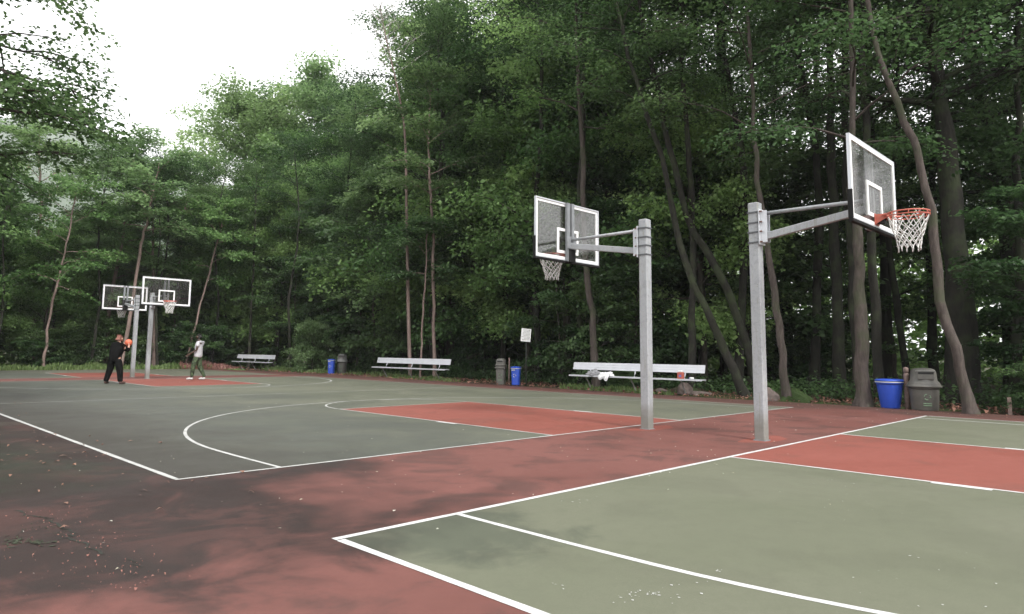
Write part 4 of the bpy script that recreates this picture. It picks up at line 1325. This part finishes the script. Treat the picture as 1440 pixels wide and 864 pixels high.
def stone(name, label, loc, sx, sy, sz, seed, mat='rock', group=None):
    bm = bmesh.new(); bmesh.ops.create_icosphere(bm, subdivisions=3, radius=1)
    rr = np.random.RandomState(seed); D_ = rr.randn(9, 3); D_ /= np.linalg.norm(D_, axis=1)[:, None]; lim = .62 + .3 * rr.rand(9)
    for v in bm.verts:
        c = np.array(v.co)
        for dd, l in zip(D_, lim):
            k = c @ dd
            if k > l: c = c - dd * (k - l)
        c += .03 * np.sin(c[[1, 2, 0]] * 9 + seed)
        v.co = (c[0] * sx, c[1] * sy, max(c[2], -.4) * sz)
    me = bpy.data.meshes.new(name); bm.to_mesh(me); bm.free(); me.materials.append(M[mat])
    o = link(bpy.data.objects.new(name, me)); o.location = loc
    return tag(o, label, 'rock', group)
stone('rock', 'biggest pinkish rock under the right end of the nearest bench', (16.75, 4.35, .10), .2, .26, .26, 3)
stone('rock', 'low flat rock just right of the biggest rock at the nearest bench', (16.95, 3.95, .0), .3, .4, .16, 5)
stone('rock', 'small rock in the ground cover left of the biggest rock at the nearest bench', (17.0, 5.3, .02), .16, .3, .12, 6)
stone('rock', 'pointed rock beside the brown trunk right of the nearest pole', (16.55, 1.6, .06), .2, .27, .30, 8)
def mound(name, c, rx, ry, h, seed):
    rs.seed(seed)
    n, k = 28, 7
    V = [(c[0], c[1], h)]; F = []
    for j in range(1, k + 1):
        q = j / k
        for i in range(n):
            a = 2 * math.pi * i / n
            e = 1 + .15 * math.sin(3 * a + seed) + .1 * rs.randn() * (j < k)
            V.append((c[0] + rx * q * e * math.cos(a), c[1] + ry * q * e * math.sin(a), h * (math.cos(q * math.pi) * .5 + .5) + .03 * rs.randn() * (j < k) - .06 * q))
    for i in range(n): F.append((0, 1 + i, 1 + (i + 1) % n))
    for j in range(k - 1):
        for i in range(n):
            a, b = 1 + j * n + i, 1 + j * n + (i + 1) % n
            F.append((a, a + n, b + n)); F.append((a, b + n, b))
    o = link(bpy.data.objects.new(name, mesh_np(name, V, F, M['floor'], True))); o['kind'] = 'structure'
mound('soil_mound', (16.85, 1.15), .55, 1.0, .32, 2)
mound('soil_mound', (17.1, 4.4), .6, 1.3, .2, 3)

# rules sign on a dark post
t = thing('park_sign', 'small white notice with dark lettering on a dark post beside the blue bin', 'sign', (15.95, 10.25, -.03), R(205))
MB().tube([(0, 0, 0), (.0, 0, 1.0), (.0, 0.0, 1.75)], .022, 8).build('sign_post', M['sign_post'], t, True)
A = Matrix.Translation((.045, 0, 1.88)) @ Matrix.Rotation(R(-5), 4, 'X')
pn = MB().box(-.006, .006, -.185, .185, -.235, .235, A).build('sign_panel', M['sign'], t, bevel=.004)
rr = random.Random(9)
for k in range(8):
    m = MB()
    z = .185 - k * .05
    y = .15 if k else .15
    if k == 0: m.box(.0062, .0075, .11, .15, z - .02, z + .02, A); y = .09
    end = -.15 + rr.uniform(0, .1)
    while y > end:
        wd = rr.uniform(.018, .05)
        m.box(.0062, .0075, y - wd, y, z - .011, z + .011, A)
        y -= wd + .013
    m.build('text_line', M['ink'], pn)

# ------------------------------------------------------------------ people
def skin(name, chains, mat, parent, levels=2):
    """chains: list of [(point, radius), ...]; points that coincide are joined, the first is the root"""
    pts, rad, ed, idx = [], [], [], {}
    for ch in chains:
        prev = None
        for p, r in ch:
            kk = tuple(round(c, 4) for c in p)
            if kk not in idx:
                idx[kk] = len(pts); pts.append(p); rad.append(r)
            i = idx[kk]
            if prev is not None and prev != i: ed.append((prev, i))
            prev = i
    me = bpy.data.meshes.new(name); me.from_pydata(pts, ed, []); me.update()
    o = link(bpy.data.objects.new(name, me))
    sm = o.modifiers.new('skin', 'SKIN'); sm.use_smooth_shade = True
    lay = me.skin_vertices[0].data if me.skin_vertices else None
    if lay is None:
        bm = bmesh.new(); bm.from_mesh(me); bm.verts.layers.skin.verify(); bm.to_mesh(me); bm.free(); lay = me.skin_vertices[0].data
    for i, r in enumerate(rad):
        lay[i].radius = (r, r) if not hasattr(r, '__len__') else r
        lay[i].use_root = (i == 0)
    ss = o.modifiers.new('sub', 'SUBSURF'); ss.levels = levels; ss.render_levels = levels
    dg = bpy.context.evaluated_depsgraph_get()
    me2 = bpy.data.meshes.new_from_object(o.evaluated_get(dg))
    o.modifiers.clear()
    o.data = me2
    me2.materials.clear(); me2.materials.append(mat)
    for p in me2.polygons: p.use_smooth = True
    o.parent = parent
    return o

def hand(w, d, up, side, curl=.3):
    """five finger chains from the wrist w along d; side = +1 or -1 puts the thumb"""
    w, d, up = Vector(w), Vector(d).normalized(), Vector(up).normalized()
    s = d.cross(up).normalized() * side
    palm = w + d * .05
    ch = [[(tuple(w), .026), (tuple(palm), .032)]]
    for k, (off, L) in enumerate(((-.03, .075), (-.01, .085), (.01, .08), (.03, .062))):
        b = palm + d * .035 + s * off
        m1 = b + d * L * .5 - up * curl * .02
        m2 = m1 + d * L * .5 - up * curl * .045
        ch.append([(tuple(palm), .032), (tuple(b), .011), (tuple(m1), .0095), (tuple(m2), .008)])
    b = w + d * .03 - s * .03
    ch.append([(tuple(w), .026), (tuple(b), .013), (tuple(b - s * .03 + d * .035), .010), (tuple(b - s * .035 + d * .06), .009)])
    return ch

skin_a = simple('pale_skin', (.48, .27, .2, 1), .5, 0, .06, 10)
skin_b = simple('dark_skin', (.055, .032, .022, 1), .45, 0, .1, 10)
cl_black = simple('black_clothing', (.006, .006, .006, 1), .95, 0, .3, 8, .05)
cl_white = simple('white_shirt', (.40, .40, .42, 1), .9, 0, .05, 8)
hair_r = simple('reddish_hair', (.16, .06, .042, 1), .7, 0, .3, 30)
hair_b = simple('black_hair', (.008, .007, .006, 1), .8, 0, .3, 30)
shoe_w = simple('white_shoes', (.42, .42, .41, 1), .6, 0, .06, 10)
shoe_d = simple('dark_red_shoes', (.07, .035, .03, 1), .6, 0, .2, 10)
def camo():
    m = NT('green_camouflage')
    f = m.noise(9, 2, .5, 1.0)
    m.base(m.ramp(f, [(.0, (.010, .014, .008, 1)), (.43, (.022, .036, .016, 1)), (.5, (.07, .105, .048, 1)), (.57, (.03, .05, .022, 1)), (.64, (.012, .016, .01, 1))], 'CONSTANT')).rough(.9)
    return m.m
cl_camo = camo()

def head(c, face, rad=.095):
    """chains for a head centred at c looking along face: skull, jaw, nose, ears"""
    c, fdir = Vector(c), Vector(face).normalized()
    s = Vector((0, 0, 1)).cross(fdir).normalized()
    top = c + Vector((0, 0, .055)) - fdir * .012
    jaw = c - Vector((0, 0, .075)) + fdir * .03
    ch = [[(tuple(c), rad), (tuple(top), rad * .82)], [(tuple(c), rad), (tuple(jaw), rad * .62)]]
    n0 = c + fdir * .088 - Vector((0, 0, .005)); n1 = n0 + fdir * .022 - Vector((0, 0, .03))
    ch.append([(tuple(c), rad), (tuple(n0), .016), (tuple(n1), .017)])
    for k in (1, -1):
        e = c + s * (k * .088) - Vector((0, 0, .01))
        ch.append([(tuple(c), rad), (tuple(e), .02), (tuple(e + s * k * .012 - fdir * .012), .016)])
    return ch
def face_bits(c, face, parent, eye_m, lip_m):
    c, fdir = Vector(c), Vector(face).normalized()
    s = Vector((0, 0, 1)).cross(fdir).normalized()
    for k in (1, -1):
        p = c + fdir * .083 + s * (k * .034) + Vector((0, 0, .015))
        MB().lathe([(.002, -.008), (.010, -.004), (.010, .004), (.002, .008)], 8, tuple(p)).build('eye', eye_m, parent, True)
    p = c + fdir * .078 - Vector((0, 0, .065))
    MB().tube([tuple(p - s * .024), tuple(p + fdir * .008), tuple(p + s * .024)], [.004, .008, .004], 6).build('mouth', lip_m, parent, True)

# player one: dark clothes, heavy build, ball held up in front with both hands, legs apart, seen from behind
t = thing('person', 'heavily built player in black clothes with reddish hair, holding a ball up with both hands', 'person', (4.85, 19.02, 0.004), math.atan2(.54, .84))
pel, sp1, chs, nk = (0, 0, .88), (.02, 0, 1.08), (.06, 0, 1.27), (.12, 0, 1.40)
hd = (.17, .0, 1.53)
fc = (.95, -.1, .05)
arms = {}
for s in (1, -1):
    arms[s] = [(.06, s * .2, 1.29), (.22, s * .30, 1.13), (.40, s * .17, 1.26)]
legs = {s: [(0, s * .1, .84), (.02, s * .20, .46), (-.03, s * .29, .09)] for s in (1, -1)}
ch = [[(pel, .15), (sp1, .16), (chs, .15), (nk, .06), ((.15, 0, 1.46), .055), (hd, .09)]] + head(hd, fc, .09)
for s in (1, -1):
    a = arms[s]
    ch.append([(chs, .15), (a[0], .065), (a[1], .048), (a[2], .03)])
    ch += hand(a[2], Vector((.52, s * .07, 1.38)) - Vector(a[2]), (-.3, -s * .9, .3), s, -.4)
    l = legs[s]
    ch.append([(pel, .15), (l[0], .10), (l[1], .065), (l[2], .045), ((l[2][0] + .1, l[2][1] + s * .03, .045), .04), ((l[2][0] + .17, l[2][1] + s * .04, .035), .03)])
body = skin('body', ch, skin_a, t)
face_bits(hd, fc, t, hair_b, shoe_d)
skin('sweatshirt', [[((-.01, 0, .70), (.16, .19)), ((-.005, 0, .8), (.19, .22)), (pel, (.19, .222)), (sp1, (.20, .225)), (chs, (.18, .21)), ((.1, 0, 1.37), .10), ((.125, 0, 1.41), .075)]] +
     [[(chs, (.18, .21)), (arms[s][0], .095), (arms[s][1], .075), ((.33, s * .225, 1.205), .055)] for s in (1, -1)], cl_black, t)
skin('trousers', [[((0, 0, .92), (.185, .21)), (pel, (.185, .215))]] +
     [[(pel, (.185, .215)), (legs[s][0], .145), (legs[s][1], .11), ((-.025, s * .28, .12), .085), ((-.025, s * .285, .07), .08)] for s in (1, -1)], cl_black, t)
for s in (1, -1):
    skin('shoe', [[((-.09, s * .285, .05), .045), ((.0, s * .30, .055), .055), ((.10, s * .32, .045), .045), ((.17, s * .335, .035), .03)]], shoe_d, t)
skin('hair', [[((.12, .0, 1.55), .085), ((.15, 0, 1.60), .085), ((.2, 0, 1.605), .06)], [((.12, .0, 1.55), .085), ((.10, 0, 1.49), .06)]], hair_r, t)
bx = Vector((4.85, 19.02, 0)) + Vector((.84 * .575, .54 * .575, 1.40))
bm = bmesh.new(); bmesh.ops.create_uvsphere(bm, u_segments=24, v_segments=16, radius=.121)
me = bpy.data.meshes.new('basketball'); bm.to_mesh(me); bm.free()
for p in me.polygons: p.use_smooth = True
me.materials.append(M['ball'])
bo = link(bpy.data.objects.new('basketball', me)); bo.location = bx
tag(bo, 'orange basketball held up by the player in black', 'basketball')
m = MB()
for ax in range(3):
    pts = []
    for k in range(25):
        a = 2 * math.pi * k / 24
        q = [0, 0, 0]; q[ax] = .1205 * math.cos(a); q[(ax + 1) % 3] = .1205 * math.sin(a)
        pts.append(tuple(q))
    m.tube(pts, .0022, 4, False)
m.build('seam', M['bin_dark'], bo)

# player two: white shirt, camouflage trousers, walking left with one arm swung forward
t = thing('person', 'slim player in a white shirt, green camouflage trousers and white shoes, walking', 'person', (8.32, 20.75, 0.009), math.atan2(.66, -.75))
pel, sp1, chs, nk = (0, 0, .98), (-.03, 0, 1.18), (-.05, 0, 1.40), (-.01, 0, 1.54)
hd = (.03, 0, 1.68); fc = (.9, -.1, .25)
ar = {1: [(-.05, .18, 1.44), (-.02, .24, 1.17), (.24, .22, 1.0)], -1: [(-.05, -.19, 1.45), (-.03, -.24, 1.16), (.14, -.22, .97)]}
lg = {1: [(.0, .09, .92), (.13, .10, .52), (.16, .1, .10)], -1: [(0, -.09, .92), (-.05, -.1, .50), (-.24, -.1, .12)]}
ch = [[(pel, .115), (sp1, .11), (chs, .125), (nk, .055), ((.01, 0, 1.6), .05), (hd, .088)]] + head(hd, fc, .088)
for s in (1, -1):
    a = ar[s]
    ch.append([(chs, .125), (a[0], .058), (a[1], .04), (a[2], .027)])
    ch += hand(a[2], (.7, 0, -.5), (0, -s, .1), s, .4)
    l = lg[s]
    ch.append([(pel, .115), (l[0], .085), (l[1], .058), (l[2], .04), ((l[2][0] + .1, l[2][1], .05), .035), ((l[2][0] + .17, l[2][1], .035), .028)])
skin('body', ch, skin_b, t)
face_bits(hd, fc, t, hair_b, shoe_d)
skin('shirt', [[((0, 0, .84), (.16, .175)), ((0, 0, .96), (.17, .185)), ((-.02, 0, 1.1), (.155, .18)), (chs, (.135, .17)), ((-.03, 0, 1.50), .09), ((-.015, 0, 1.535), .07)]] +
     [[(chs, (.135, .17)), (ar[s][0], .085), ((-.03, s * .225, 1.28), .075)] for s in (1, -1)], cl_white, t)
skin('trousers', [[((0, 0, 1.0), (.13, .15)), ((0, 0, .93), (.135, .155))]] +
     [[((0, 0, .93), (.135, .155)), (lg[s][0], .125), (lg[s][1], .10), ((lg[s][2][0] - .005, lg[s][2][1], .16), .065), ((lg[s][2][0], lg[s][2][1], .10), .06)] for s in (1, -1)], cl_camo, t)
for s in (1, -1):
    x0, y0 = lg[s][2][0], lg[s][2][1]
    skin('shoe', [[((x0 - .06, y0, .05), .05), ((x0 + .04, y0, .055), .055), ((x0 + .13, y0, .045), .047), ((x0 + .21, y0, .035), .035)]], shoe_w, t)
skin('hair', [[((.0, .0, 1.70), .085), ((.01, 0, 1.755), .082), ((.05, 0, 1.765), .06)], [((.0, .0, 1.70), .085), ((-.035, 0, 1.65), .06)]], hair_b, t)

# ------------------------------------------------------------------ thin air haze, a closed box round everything
hz = MB().box(-2700, 3100, -2700, 3000, -1.5, 620).build('haze', None)
tag(hz, kind='stuff')
hm = bpy.data.materials.new('haze'); hm.use_nodes = True
ht = hm.node_tree; ht.nodes.clear()
pv = ht.nodes.new('ShaderNodeVolumePrincipled')
pv.inputs['Color'].default_value = (.93, .95, .97, 1)
pv.inputs['Density'].default_value = .0003
oo = ht.nodes.new('ShaderNodeOutputMaterial')
ht.links.new(pv.outputs[0], oo.inputs['Volume'])
hz.data.materials.append(hm)
